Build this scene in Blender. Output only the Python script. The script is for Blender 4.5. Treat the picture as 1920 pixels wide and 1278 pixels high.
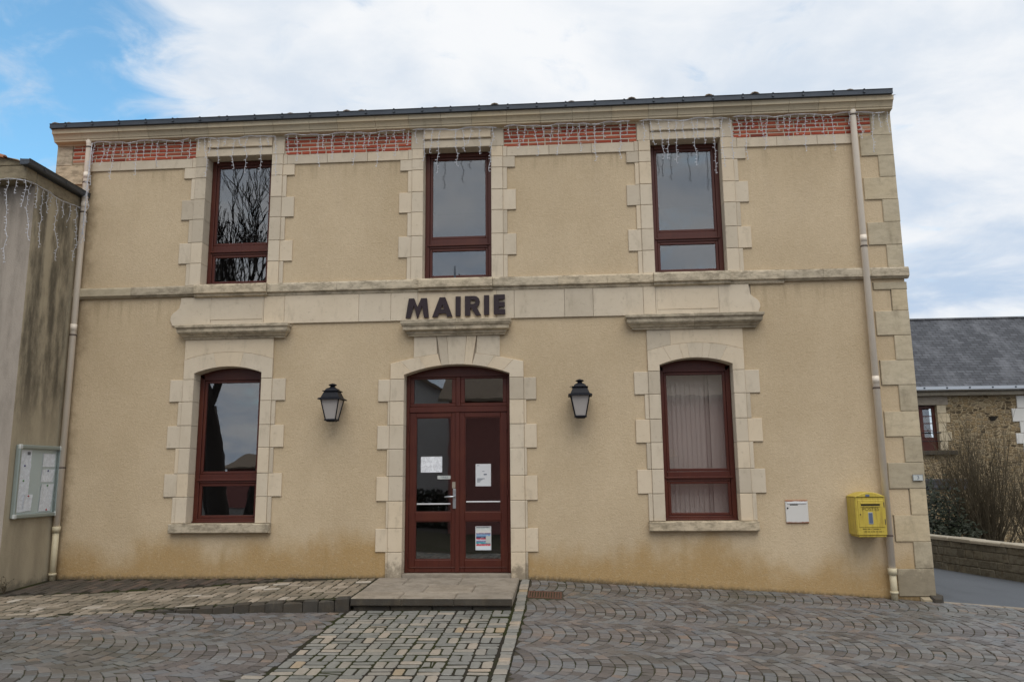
import bpy, bmesh, math, random
from mathutils import Vector, Matrix
rnd = random.Random(7)
R = math.radians
scene = bpy.context.scene
for o in list(bpy.data.objects): bpy.data.objects.remove(o)
C = scene.collection

# ------------------------------------------------------------------ camera
YAW, PITCH, ROLL, F_PX, DIST, EYE = -0.0706962, 0.16852, -0.0091505, 1470.94, 10.24138, 1.275495
cy_, sy_, cp_, sp_, cr_, sr_ = (math.cos(YAW), math.sin(YAW), math.cos(PITCH), math.sin(PITCH), math.cos(ROLL), math.sin(ROLL))
fwd = Vector((sy_*cp_, cy_*cp_, sp_)); rgt = Vector((cy_, -sy_, 0)); upv = rgt.cross(fwd)
r2 = cr_*rgt + sr_*upv; u2 = -sr_*rgt + cr_*upv
cam = bpy.data.cameras.new('camera'); camo = bpy.data.objects.new('camera', cam); C.objects.link(camo)
cam.sensor_width = 36; cam.lens = F_PX/1920*36; cam.clip_end = 2000; cam.clip_start = 0.05
camo.matrix_world = Matrix(((r2.x, u2.x, -fwd.x, 0), (r2.y, u2.y, -fwd.y, -DIST), (r2.z, u2.z, -fwd.z, EYE), (0, 0, 0, 1)))
scene.camera = camo

# ------------------------------------------------------------------ world, sun, exposure
SUN_AZ, SUN_EL = R(166), R(57)         # measured from +Y towards +X: behind the camera, slightly right
W = bpy.data.worlds.new('World'); scene.world = W; W.use_nodes = True
nt = W.node_tree; nt.nodes.clear()
class NG:
    """tiny node-graph helper"""
    def __init__(s, tree): s.t = tree
    def n(s, typ, **kw):
        nd = s.t.nodes.new(typ)
        for k, v in kw.items():
            if k == 'ins':
                for a, b in v.items():
                    if hasattr(b, 'is_linked') or isinstance(b, bpy.types.NodeSocket): s.t.links.new(b, nd.inputs[a])
                    else: nd.inputs[a].default_value = b
            else: setattr(nd, k, v)
        return nd
    def math(s, op, a, b=0.0, clamp=False):
        nd = s.n('ShaderNodeMath', operation=op, use_clamp=clamp)
        for i, v in enumerate((a, b)):
            if isinstance(v, bpy.types.NodeSocket): s.t.links.new(v, nd.inputs[i])
            else: nd.inputs[i].default_value = v
        return nd.outputs[0]
    def ss(s, x, lo, hi, a=0.0, b=1.0):      # smoothstep map range
        nd = s.n('ShaderNodeMapRange', interpolation_type='SMOOTHSTEP')
        s.t.links.new(x, nd.inputs[0])
        for i, v in zip((1, 2, 3, 4), (lo, hi, a, b)): nd.inputs[i].default_value = v
        return nd.outputs[0]
    def mix(s, f, a, b, mode='MIX'):
        nd = s.n('ShaderNodeMix', data_type='RGBA', blend_type=mode)
        for i, v in ((0, f), (6, a), (7, b)):
            if isinstance(v, bpy.types.NodeSocket): s.t.links.new(v, nd.inputs[i])
            elif i == 0: nd.inputs[i].default_value = v
            else: nd.inputs[i].default_value = (*v, 1)
        return nd.outputs[2]
    def noise(s, vec, scale, detail=4.0, rough=0.55, dist=0.0):
        nd = s.n('ShaderNodeTexNoise', ins={'Scale': scale, 'Detail': detail, 'Roughness': rough, 'Distortion': dist})
        if vec is not None: s.t.links.new(vec, nd.inputs['Vector'])
        return nd.outputs[0]
    def mapv(s, vec, sc=(1, 1, 1), loc=(0, 0, 0), rot=(0, 0, 0)):
        nd = s.n('ShaderNodeMapping'); s.t.links.new(vec, nd.inputs[0])
        nd.inputs['Scale'].default_value = sc; nd.inputs['Location'].default_value = loc; nd.inputs['Rotation'].default_value = rot
        return nd.outputs[0]
    def pos(s): return s.n('ShaderNodeNewGeometry').outputs['Position']
    def xyz(s, v):
        nd = s.n('ShaderNodeSeparateXYZ'); s.t.links.new(v, nd.inputs[0]); return nd.outputs
g = NG(nt)
sky = g.n('ShaderNodeTexSky', sky_type='NISHITA', sun_disc=False, sun_elevation=SUN_EL, sun_rotation=SUN_AZ, air_density=1.0, dust_density=1.2, ozone_density=1.5)
dirv = g.n('ShaderNodeTexCoord').outputs['Generated']
dx, dy, dz = g.xyz(dirv)
den = g.math('ADD', g.math('MAXIMUM', dz, 0.0), 0.22)
comb = g.n('ShaderNodeCombineXYZ', ins={0: g.math('DIVIDE', dx, den), 1: g.math('DIVIDE', dy, den), 2: 0.0}).outputs[0]
n1 = g.noise(g.mapv(comb, (1.1, 1.3, 1), (3.7, 1.9, 0)), 1.0, 6, 0.55, 0.3)
n2 = g.noise(g.mapv(comb, (2.4, 3.0, 1), (8.1, 4.4, 0)), 1.0, 7, 0.6, 0.4)
# opening in the cloud sheet where the photograph shows blue sky
d0 = (fwd + rgt*((30-960)/F_PX) + upv*((639-120)/F_PX)).normalized()
dot = g.n('ShaderNodeVectorMath', operation='DOT_PRODUCT', ins={0: dirv, 1: tuple(d0)}).outputs['Value']
hole = g.ss(dot, 0.976, 0.9997)
n3 = g.noise(g.mapv(comb, (6.5, 7.5, 1), (2.3, 7.7, 0)), 1.0, 6, 0.6, 0.6)
thin = g.math('ADD', g.math('MULTIPLY', hole, 0.36), g.math('ADD', g.math('MULTIPLY', n2, 0.40), g.math('MULTIPLY', n3, 0.70)))
cover = g.ss(g.math('SUBTRACT', thin, g.math('MULTIPLY', n1, 0.10)), 0.54, 0.90, 1.0, 0.0)
shade = g.ss(g.math('ADD', g.math('MULTIPLY', n1, 0.55), g.math('MULTIPLY', n2, 0.45)), 0.38, 0.60)
horiz = g.ss(dz, 0.05, 0.55)
dark = g.mix(horiz, (4.0, 5.2, 6.9), (5.9, 6.6, 7.5))
cloudc = g.mix(shade, dark, (8.15, 8.3, 8.5))
skyc = g.mix(cover, g.mix(1.0, sky.outputs[0], (1.5, 2.15, 2.1), 'MULTIPLY'), cloudc)
bg = g.n('ShaderNodeBackground', ins={'Color': skyc, 'Strength': 0.1})
out = g.n('ShaderNodeOutputWorld'); nt.links.new(bg.outputs[0], out.inputs[0])

sl = bpy.data.lights.new('sun', 'SUN'); sl.energy = 1.5; sl.angle = R(50); sl.color = (1.0, 0.95, 0.87)
slo = bpy.data.objects.new('sun', sl); C.objects.link(slo)
sdir = Vector((math.sin(SUN_AZ)*math.cos(SUN_EL), math.cos(SUN_AZ)*math.cos(SUN_EL), math.sin(SUN_EL)))
slo.rotation_euler = sdir.to_track_quat('Z', 'Y').to_euler(); slo.location = (8, -30, 40)
scene.view_settings.view_transform = 'Standard'; scene.view_settings.look = 'None'
scene.view_settings.exposure = 0.2; scene.view_settings.gamma = 1.0
scene.render.engine = 'CYCLES'

# ------------------------------------------------------------------ mesh helpers
class MB:
    def __init__(s): s.v = []; s.f = []; s.t = []; s.m = []
    def add(s, vs, fs, tint=0.5, mi=0):
        o = len(s.v); s.v += [tuple(p) for p in vs]
        for f in fs: s.f.append(tuple(o+i for i in f)); s.t.append(tint); s.m.append(mi)
    def box(s, x0, x1, y0, y1, z0, z1, tint=0.5, mi=0):
        vs = [(x, y, z) for z in (z0, z1) for y in (y0, y1) for x in (x0, x1)]
        s.add(vs, [(0, 2, 3, 1), (4, 5, 7, 6), (0, 1, 5, 4), (2, 6, 7, 3), (0, 4, 6, 2), (1, 3, 7, 5)], tint, mi)
    def cbox(s, x0, x1, y0, y1, z0, z1, c=0.008, tint=0.5, mi=0):     # box with chamfered edges
        lo = (x0, y0, z0); hi = (x1, y1, z1); vs = []; idx = {}
        for sx in (0, 1):
            for sy in (0, 1):
                for sz in (0, 1):
                    for ax in range(3):
                        p = []
                        for a, sg in enumerate((sx, sy, sz)):
                            e = hi[a] if sg else lo[a]
                            p.append(e if a == ax else (e-c if sg else e+c))
                        idx[(sx, sy, sz, ax)] = len(vs); vs.append(p)
        F = []
        for ax in range(3):
            b, c2 = [a for a in range(3) if a != ax]
            for sg in (0, 1):
                q = []
                for (i, j) in ((0, 0), (1, 0), (1, 1), (0, 1)):
                    k = [0, 0, 0]; k[ax] = sg; k[b] = i; k[c2] = j; q.append(idx[(*k, ax)])
                F.append(tuple(q))
        for ax in range(3):
            b, c2 = [a for a in range(3) if a != ax]
            for i in (0, 1):
                for j in (0, 1):
                    k0 = [0, 0, 0]; k0[b] = i; k0[c2] = j; k1 = list(k0); k1[ax] = 1
                    F.append((idx[(*k0, b)], idx[(*k1, b)], idx[(*k1, c2)], idx[(*k0, c2)]))
        for sx in (0, 1):
            for sy in (0, 1):
                for sz in (0, 1): F.append(tuple(idx[(sx, sy, sz, a)] for a in range(3)))
        s.add(vs, F, tint, mi)
    def slab(s, poly, f, d0, d1, ch=0.006, tint=0.5, mi=0, jit=0.0):
        """polygon in (u,v), extruded along d from d0 (back) to d1 (front) with a chamfered front edge; f maps (u,v,d)->xyz"""
        n = len(poly); ar = sum(poly[i][0]*poly[(i+1) % n][1]-poly[(i+1) % n][0]*poly[i][1] for i in range(n))
        if ar < 0: poly = poly[::-1]
        ins = []
        for i in range(n):
            a, b, c = Vector(poly[i-1]), Vector(poly[i]), Vector(poly[(i+1) % n])
            e1 = (b-a).normalized(); e2 = (c-b).normalized(); n1 = Vector((-e1.y, e1.x)); n2 = Vector((-e2.y, e2.x))
            k = n1+n2; L = k.length
            k = n1 if L < 1e-6 else k/L
            dd = ch/max(0.35, k.dot(n1)); ins.append((b.x+k.x*dd, b.y+k.y*dd))
        jj = [rnd.uniform(-jit, jit) for _ in range(n)]
        vs = [f(u, v, d0) for u, v in poly]+[f(u, v, d1-ch) for u, v in poly]+[f(u, v, d1+jj[i]) for i, (u, v) in enumerate(ins)]
        F = [tuple(range(2*n, 3*n)), tuple(range(n-1, -1, -1))]
        for r in (0, 1):
            for i in range(n):
                j = (i+1) % n; F.append((r*n+i, r*n+j, (r+1)*n+j, (r+1)*n+i))
        s.add(vs, F, tint, mi)
    def tube(s, pts, rad, k=6, cap=True, tint=0.5, mi=0):
        pts = [Vector(p) for p in pts]; n = len(pts)
        if not isinstance(rad, (list, tuple)): rad = [rad]*n
        vs = []; ref = None
        for i, p in enumerate(pts):
            t = (pts[min(i+1, n-1)]-pts[max(i-1, 0)])
            t = t.normalized() if t.length > 1e-9 else Vector((0, 0, 1))
            if ref is None: ref = Vector((1, 0, 0)) if abs(t.x) < 0.8 else Vector((0, 1, 0))
            a = (ref-t*ref.dot(t))
            a = a.normalized() if a.length > 1e-6 else t.orthogonal().normalized()
            ref = a; b = t.cross(a)
            for j in range(k):
                th = 2*math.pi*j/k; vs.append(p+(a*math.cos(th)+b*math.sin(th))*rad[i])
        F = [(i*k+j, i*k+(j+1) % k, (i+1)*k+(j+1) % k, (i+1)*k+j) for i in range(n-1) for j in range(k)]
        if cap: F += [tuple(range(k-1, -1, -1)), tuple((n-1)*k+j for j in range(k))]
        s.add(vs, F, tint, mi)
    def rings(s, rects, tint=0.5, mi=0, cap=True):                       # loft of equal-length rings
        k = len(rects[0]); vs = [p for r in rects for p in r]
        F = [(i*k+j, i*k+(j+1) % k, (i+1)*k+(j+1) % k, (i+1)*k+j) for i in range(len(rects)-1) for j in range(k)]
        if cap: F += [tuple(range(k-1, -1, -1)), tuple((len(rects)-1)*k+j for j in range(k))]
        s.add(vs, F, tint, mi)
    def lathe(s, prof, cx, cy, k=12, tint=0.5, mi=0):
        s.rings([[(cx+r*math.cos(2*math.pi*j/k), cy+r*math.sin(2*math.pi*j/k), z) for j in range(k)] for r, z in prof], tint, mi)
def setp(o, label=None, cat=None, group=None, kind=None):
    if label: o['label'] = label
    if cat: o['category'] = cat
    if group: o['group'] = group
    if kind: o['kind'] = kind
    return o
def obj(name, mb, mats, parent=None, label=None, cat=None, group=None, kind=None, smooth=False, recalc=True, origin=None):
    if not isinstance(mats, (list, tuple)): mats = [mats]
    xs, ys, zs = zip(*mb.v)
    o0 = Vector(origin) if origin else Vector(((min(xs)+max(xs))/2, (min(ys)+max(ys))/2, min(zs)))
    me = bpy.data.meshes.new(name)
    me.from_pydata([(x-o0.x, y-o0.y, z-o0.z) for x, y, z in mb.v], [], mb.f)
    for m in mats: me.materials.append(m)
    if len(mats) > 1: me.polygons.foreach_set('material_index', mb.m)
    a = me.attributes.new('tint', 'FLOAT', 'FACE'); a.data.foreach_set('value', mb.t)
    if recalc:
        b = bmesh.new(); b.from_mesh(me); bmesh.ops.recalc_face_normals(b, faces=b.faces); b.to_mesh(me); b.free()
    if smooth: me.polygons.foreach_set('use_smooth', [len(p.vertices) <= 4 for p in me.polygons])
    me.update()
    o = bpy.data.objects.new(name, me); C.objects.link(o)
    if parent:
        o.parent = parent; w = Vector((0, 0, 0)); q = parent
        while q: w += q.location; q = q.parent
        o.location = o0-w
    else: o.location = o0
    return setp(o, label, cat, group, kind)
def empty(name, loc, label, cat, group=None):
    o = bpy.data.objects.new(name, None); C.objects.link(o); o.location = loc; o.empty_display_size = 0.2
    return setp(o, label, cat, group)
def copy_tree(o, delta, parent=None):
    c = o.copy(); C.objects.link(c); c.parent = parent
    if parent is None: c.location = o.location+Vector(delta)
    for ch in o.children: copy_tree(ch, delta, c)
    return c
def fac(u, v, d): return (u, -d, v)                    # facade mapping: d proud of the wall
def rect(x0, x1, z0, z1): return [(x0, z0), (x1, z0), (x1, z1), (x0, z1)]
def T(): return rnd.random()
def text_mesh(s, size, mapf, extrude=0.002):
    cu = bpy.data.curves.new('t', 'FONT'); cu.body = s; cu.size = size; cu.align_x = 'CENTER'; cu.align_y = 'CENTER'; cu.resolution_u = 3
    to = bpy.data.objects.new('t', cu); C.objects.link(to); dg = bpy.context.evaluated_depsgraph_get(); dg.update()
    me = bpy.data.meshes.new_from_object(to.evaluated_get(dg)); mb = MB()
    mb.add([mapf(v.co.x, v.co.y) for v in me.vertices], [tuple(p.vertices) for p in me.polygons])
    bpy.data.objects.remove(to); bpy.data.curves.remove(cu); bpy.data.meshes.remove(me)
    return mb

# ------------------------------------------------------------------ materials
def material(name): 
    m = bpy.data.materials.new(name); m.use_nodes = True; m.node_tree.nodes.clear(); return m, NG(m.node_tree)
def finish(m, G, color, rough=0.8, bump=None, bstr=0.3, bdist=0.01, metal=0.0, spec=0.3, **extra):
    ins = {'Base Color': color if isinstance(color, bpy.types.NodeSocket) else (*color, 1), 'Roughness': rough, 'Metallic': metal, 'Specular IOR Level': spec}
    ins.update(extra)
    p = G.n('ShaderNodeBsdfPrincipled', ins=ins)
    if bump is not None:
        b = G.n('ShaderNodeBump', ins={'Strength': bstr, 'Distance': bdist, 'Height': bump}); G.t.links.new(b.outputs[0], p.inputs['Normal'])
    o = G.n('ShaderNodeOutputMaterial'); G.t.links.new(p.outputs[0], o.inputs[0]); return m
def tint_attr(G): return G.n('ShaderNodeAttribute', attribute_name='tint').outputs['Fac']
def ramp(G, fac_, cols):
    nd = G.n('ShaderNodeValToRGB'); el = nd.color_ramp.elements
    while len(el) < len(cols): el.new(0.5)
    for e, (p, c) in zip(el, cols): e.position = p; e.color = (*c, 1)
    G.t.links.new(fac_, nd.inputs[0]); return nd.outputs[0]
def simple(name, col, rough=0.6, var=0.12, scale=14, bstr=0.1, metal=0.0, spec=0.4):
    m, G = material(name); P = G.pos(); n = G.noise(P, scale, 5, 0.6)
    c = G.mix(n, tuple(k*(1-var) for k in col), tuple(min(1, k*(1+var)) for k in col))
    return finish(m, G, c, rough, n, bstr, 0.003, metal, spec)

def m_render():
    m, G = material('lime_render'); P = G.pos(); x, y, z = G.xyz(P)
    big = G.noise(P, 0.55, 5, 0.6); mid = G.noise(G.mapv(P, (3, 3, 1.1)), 1.0, 5, 0.6)
    fine = G.noise(P, 95, 3, 0.7); grain = G.noise(P, 38, 4, 0.65)
    c = G.mix(G.ss(big, 0.3, 0.7), (0.505, 0.395, 0.258), (0.615, 0.492, 0.335))
    c = G.mix(G.ss(mid, 0.45, 0.75, 0, 0.35), c, (0.52, 0.415, 0.29))
    # ochre tide mark rising from the pavement
    zz = G.math('ADD', z, G.math('MULTIPLY', G.math('MAXIMUM', G.math('ADD', x, 0.5), 0.0), 0.056))
    w1 = G.noise(G.mapv(P, (1.0, 1, 0.5)), 0.9, 4, 0.6); w2 = G.noise(P, 5, 4, 0.6)
    lim = G.math('ADD', G.math('MULTIPLY', w1, 1.35), G.math('MULTIPLY', w2, 0.26))
    st = G.ss(G.math('SUBTRACT', lim, zz), 0.22, 0.68)
    c = G.mix(G.math('MULTIPLY', st, 0.75), c, (0.385, 0.235, 0.08))
    # drips under the window sills
    drip = G.math('MULTIPLY', G.ss(G.noise(G.mapv(P, (2.2, 1, 0.25), (4, 0, 0)), 1.6, 4, 0.6), 0.55, 0.72), G.ss(z, 0.25, 0.62, 1, 0))
    c = G.mix(G.math('MULTIPLY', drip, 0.4), c, (0.33, 0.22, 0.09))
    sp = G.ss(G.math('SUBTRACT', G.math('MULTIPLY', G.noise(P, 16, 5, 0.7), 0.12), zz), 0.02, 0.09)
    c = G.mix(G.math('MULTIPLY', sp, 0.85), c, (0.05, 0.042, 0.03))
    # grey run-off beside the left downpipe
    lp = G.math('MULTIPLY', G.ss(G.math('ADD', x, G.math('MULTIPLY', G.noise(P, 2.2, 5, 0.7), 0.55)), -6.55, -6.30, 1, 0), 0.62)
    c = G.mix(lp, c, (0.16, 0.115, 0.065))
    c = G.mix(G.ss(G.noise(P, 16, 5, 0.75), 0.3, 0.7, 0.0, 0.22), c, (0.36, 0.27, 0.16)); c = G.mix(G.ss(G.noise(G.mapv(P, loc=(5, 5, 5)), 24, 4, 0.7), 0.5, 0.72, 0.0, 0.3), c, (0.62, 0.51, 0.36))
    for zl, ln in ((3.72, 0.55), (5.60, 0.35)):
        dz_ = G.math('SUBTRACT', zl, z); run = G.math('MULTIPLY', G.ss(dz_, 0.0, 0.03), G.ss(dz_, 0.05, ln, 1, 0))
        c = G.mix(G.math('MULTIPLY', run, G.ss(G.noise(G.mapv(P, (9, 9, 0.6)), 1.0, 5, 0.65), 0.46, 0.72, 0, 0.38)), c, (0.24, 0.18, 0.105))
    spk = G.ss(grain, 0.58, 0.72); c = G.mix(G.math('MULTIPLY', spk, 0.35), c, (0.25, 0.18, 0.10))
    h = G.math('ADD', G.math('MULTIPLY', grain, 0.7), G.math('MULTIPLY', fine, 0.5))
    return finish(m, G, c, 0.93, h, 0.65, 0.014, spec=0.15)
def m_stone(name, a, b, dirt=0.35, moss=0.0, foot=0.0):
    m, G = material(name); P = G.pos(); t = tint_attr(G)
    n = G.noise(P, 2.3, 6, 0.6); f = G.noise(P, 55, 4, 0.65); k = G.noise(G.mapv(P, (1, 1, 0.35)), 7, 5, 0.65)
    c = G.mix(n, a, b)
    c = G.mix(1.0, c, ramp(G, t, [(0, (0.78, 0.78, 0.78)), (0.18, (0.92, 0.92, 0.92)), (0.6, (1, 1, 1)), (1, (1.04, 1.0, 0.94))]), 'MULTIPLY')
    c = G.mix(G.math('MULTIPLY', G.ss(k, 0.52, 0.80), dirt), c, (0.23, 0.19, 0.13))
    if moss:
        up = G.ss(G.xyz(G.n('ShaderNodeNewGeometry').outputs['Normal'])[2], 0.15, 0.7, 0.7, 1.0)
        c = G.mix(G.math('MULTIPLY', up, G.math('MULTIPLY', G.ss(G.noise(G.mapv(P, (0.7, 1, 1.6)), 8, 7, 0.8), 0.42, 0.62), moss)), c, (0.065, 0.050, 0.034))
    if foot:
     base = G.ss(G.math('SUBTRACT', G.math('MULTIPLY', G.noise(P, 11, 6, 0.75), 0.75), G.xyz(P)[2]), 0.12, 0.36)
     c = G.mix(G.math('MULTIPLY', base, foot), c, (0.10, 0.08, 0.055))
    c = G.mix(G.math('MULTIPLY', G.ss(f, 0.66, 0.8), 0.25), c, (0.30, 0.25, 0.17))
    pit = G.ss(G.noise(P, 24, 6, 0.8), 0.30, 0.44)
    c = G.mix(G.math('MULTIPLY', G.math('SUBTRACT', 1.0, pit), 0.30), c, (0.24, 0.20, 0.14))
    h = G.math('ADD', G.math('ADD', G.math('MULTIPLY', n, 0.6), G.math('MULTIPLY', f, 0.4)), G.math('MULTIPLY', pit, 0.6))
    return finish(m, G, c, 0.88, h, 0.45, 0.008, spec=0.2)
def m_setts(name, cols, rough=0.62, moss=0.25, mosscol=(0.055, 0.06, 0.025)):
    m, G = material(name); P = G.pos(); t = tint_attr(G)
    c = ramp(G, t, cols); n = G.noise(P, 26, 5, 0.65); f = G.noise(P, 130, 3, 0.6); big = G.noise(P, 0.7, 4, 0.6)
    c = G.mix(G.ss(n, 0.35, 0.75, 0, 0.5), c, G.mix(1.0, c, (0.62, 0.60, 0.58), 'MULTIPLY'))
    c = G.mix(G.ss(big, 0.42, 0.7, 0, moss), c, mosscol)
    h = G.math('ADD', G.math('MULTIPLY', n, 0.7), G.math('MULTIPLY', f, 0.3))
    return finish(m, G, c, rough, h, 0.5, 0.006, spec=0.35)
def m_brick():
    m, G = material('red_brick'); P = G.pos(); t = tint_attr(G)
    c = ramp(G, t, [(0, (0.20, 0.05, 0.035)), (0.3, (0.38, 0.08, 0.048)), (0.75, (0.46, 0.115, 0.065)), (0.95, (0.33, 0.10, 0.06)), (1, (0.55, 0.30, 0.19))])
    n = G.noise(P, 30, 5, 0.7); c = G.mix(G.ss(n, 0.5, 0.85, 0, 0.35), c, (0.19, 0.065, 0.045))
    return finish(m, G, c, 0.9, n, 0.5, 0.006, spec=0.15)
def m_wood():
    m, G = material('red_brown_wood'); P = G.pos()
    gr = G.noise(G.mapv(P, (60, 60, 3)), 1.0, 4, 0.6); b = G.noise(P, 3, 3, 0.5)
    c = G.mix(gr, (0.048, 0.009, 0.006), (0.095, 0.019, 0.010)); c = G.mix(G.ss(b, 0.4, 0.8, 0, 0.4), c, (0.115, 0.032, 0.014))
    return finish(m, G, c, 0.42, gr, 0.12, 0.002, spec=0.4)
def m_glass(name, ior=2.1, tintc=(0.88, 0.89, 0.88)):
    m, G = material(name)
    P = G.pos(); lwt = G.n('ShaderNodeLayerWeight', ins={'Blend': 0.5}); r0 = ((ior-1)/(ior+1))**2
    fz = G.math('ADD', r0, G.math('MULTIPLY', 1-r0, G.math('POWER', lwt.outputs['Facing'], 5.0)))
    bp = G.n('ShaderNodeBump', ins={'Strength': 0.045, 'Distance': 0.02, 'Height': G.noise(P, 1.7, 2, 0.5)})
    gl = G.n('ShaderNodeBsdfGlossy', ins={'Roughness': 0.004, 'Color': (0.96, 0.97, 1, 1), 'Normal': bp.outputs[0]}); tr = G.n('ShaderNodeBsdfTransparent', ins={'Color': (*tintc, 1)})
    mx = G.n('ShaderNodeMixShader', ins={0: fz, 1: tr.outputs[0], 2: gl.outputs[0]})
    o = G.n('ShaderNodeOutputMaterial'); G.t.links.new(mx.outputs[0], o.inputs[0]); return m
def m_stained(name, a, b, stain, amount, xlo=None):
    """render of the neighbouring house with long vertical run-off streaks"""
    m, G = material(name); P = G.pos(); x, y, z = G.xyz(P)
    n = G.noise(P, 0.9, 5, 0.6); gr = G.noise(P, 60, 4, 0.65)
    s1 = G.noise(G.mapv(P, (2.6, 2.6, 0.16), (0, 1.3, 0)), 1.0, 4, 0.55, 0.3); s2 = G.noise(G.mapv(P, (7, 7, 2.2)), 1.0, 6, 0.7)
    c = G.mix(n, a, b)
    k = G.math('MULTIPLY', G.ss(G.math('ADD', G.math('MULTIPLY', s1, 0.72), G.math('MULTIPLY', s2, 0.40)), 0.50, 0.70), G.ss(z, 1.6, 2.6, 0.25, amount))
    c = G.mix(k, c, stain)
    sp = G.ss(G.math('SUBTRACT', G.math('MULTIPLY', G.noise(P, 14, 5, 0.7), 0.30), G.math('ADD', z, 0.06)), 0.02, 0.16)
    c = G.mix(G.math('MULTIPLY', sp, 0.7), c, (0.10, 0.09, 0.07))
    return finish(m, G, c, 0.93, gr, 0.5, 0.01, spec=0.15)
def m_paper(name, lines=60.0, ink=0.45, axis='z', base=(0.82, 0.84, 0.88)):
    m, G = material(name); P = G.pos(); x, y, z = G.xyz(P)
    ln = G.math('FRACT', G.math('MULTIPLY', z, lines)); a = x if axis == 'z' else y
    comb_ = G.n('ShaderNodeCombineXYZ', ins={0: G.math('MULTIPLY', a, 90.0), 1: G.math('FLOOR', G.math('MULTIPLY', z, lines)), 2: 0.0}).outputs[0]
    w = G.noise(comb_, 1.0, 2, 0.6); para = G.noise(P, 22, 2, 0.5)
    k = G.math('MULTIPLY', G.math('MULTIPLY', G.ss(ln, 0.45, 0.55), G.ss(w, 0.42, 0.5)), G.ss(para, 0.42, 0.5))
    return finish(m, G, G.mix(G.math('MULTIPLY', k, ink), base, (0.06, 0.06, 0.09)), 0.7, spec=0.2)
def m_asphalt():
    m, G = material('asphalt'); P = G.pos(); n = G.noise(P, 160, 3, 0.7); b = G.noise(P, 0.8, 4, 0.6)
    c = G.mix(b, (0.068, 0.077, 0.090), (0.105, 0.115, 0.13)); c = G.mix(G.ss(G.noise(P, 45, 4, 0.8), 0.52, 0.7, 0, 0.35), c, (0.16, 0.165, 0.17)); c = G.mix(G.ss(G.noise(G.mapv(P, (1.2, 0.35, 1)), 1.4, 5, 0.6), 0.52, 0.68, 0, 0.35), c, (0.05, 0.054, 0.06)); return finish(m, G, c, 0.72, n, 0.5, 0.006, spec=0.35)
def m_rubble():
    m, G = material('rubble_stone'); P = G.pos()
    v = G.n('ShaderNodeTexVoronoi', feature='F1', ins={'Scale': 1.0, 'Randomness': 1.0}); G.t.links.new(G.mapv(P, (6.5, 6.5, 15.0)), v.inputs['Vector'])
    e = G.n('ShaderNodeTexVoronoi', feature='DISTANCE_TO_EDGE', ins={'Scale': 1.0}); G.t.links.new(G.mapv(P, (6.5, 6.5, 15.0)), e.inputs['Vector'])
    r_ = G.xyz(v.outputs['Color'])[0]
    c = ramp(G, r_, [(0, (0.06, 0.045, 0.03)), (0.3, (0.19, 0.14, 0.08)), (0.6, (0.29, 0.21, 0.115)), (0.85, (0.20, 0.16, 0.11)), (1, (0.36, 0.29, 0.18))])
    mo = G.ss(e.outputs['Distance'], 0.03, 0.16, 0, 1); c = G.mix(mo, (0.36, 0.285, 0.18), c)
    c = G.mix(G.ss(G.noise(P, 13, 5, 0.7), 0.5, 0.8, 0, 0.6), c, (0.12, 0.09, 0.055))
    return finish(m, G, c, 0.92, mo, 0.8, 0.03, spec=0.15)
def m_slate():
    m, G = material('slate'); P = G.pos()
    b = G.n('ShaderNodeTexBrick', ins={'Scale': 1.0, 'Mortar Size': 0.012, 'Color1': (0.035, 0.037, 0.045, 1), 'Color2': (0.075, 0.078, 0.09, 1), 'Mortar': (0.012, 0.012, 0.014, 1), 'Brick Width': 0.24, 'Row Height': 0.12, 'Bias': -0.1})
    x, y, z = G.xyz(P); u = G.n('ShaderNodeCombineXYZ', ins={0: x, 1: G.math('MULTIPLY', z, 1.35), 2: 0.0}).outputs[0]
    G.t.links.new(u, b.inputs['Vector'])
    w = G.noise(G.mapv(P, (1.1, 0.5, 0.42), rot=(0, 0.5, 0)), 1.6, 5, 0.65)
    sp = G.noise(P, 22, 3, 0.8)
    c = G.mix(G.ss(w, 0.46, 0.7, 0, 0.35), b.outputs['Color'], (0.20, 0.205, 0.225))
    c = G.mix(G.ss(sp, 0.66, 0.76, 0, 0.6), c, (0.30, 0.30, 0.29))
    return finish(m, G, c, 0.55, b.outputs['Fac'], -0.6, 0.02, spec=0.4)
def m_yellow():
    m, G = material('yellow_paint'); P = G.pos(); n = G.noise(P, 7, 6, 0.7); s = G.noise(G.mapv(P, (40, 40, 5)), 1, 4, 0.6)
    c = G.mix(n, (0.44, 0.33, 0.035), (0.60, 0.46, 0.085)); c = G.mix(G.ss(s, 0.46, 0.72, 0, 0.6), c, (0.27, 0.17, 0.035))
    return finish(m, G, c, 0.45, n, 0.05, 0.003, spec=0.4)
def m_rusty_white():
    m, G = material('chipped_white_paint'); P = G.pos(); x, y, z = G.xyz(P)
    e = G.math('ABSOLUTE', G.math('SUBTRACT', z, 0.79)); k = G.ss(G.math('ADD', e, G.math('MULTIPLY', G.noise(P, 20, 4, 0.7), 0.02)), 0.130, 0.143)
    return finish(m, G, G.mix(k, (0.62, 0.60, 0.57), (0.26, 0.085, 0.03)), 0.5, spec=0.4)
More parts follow.
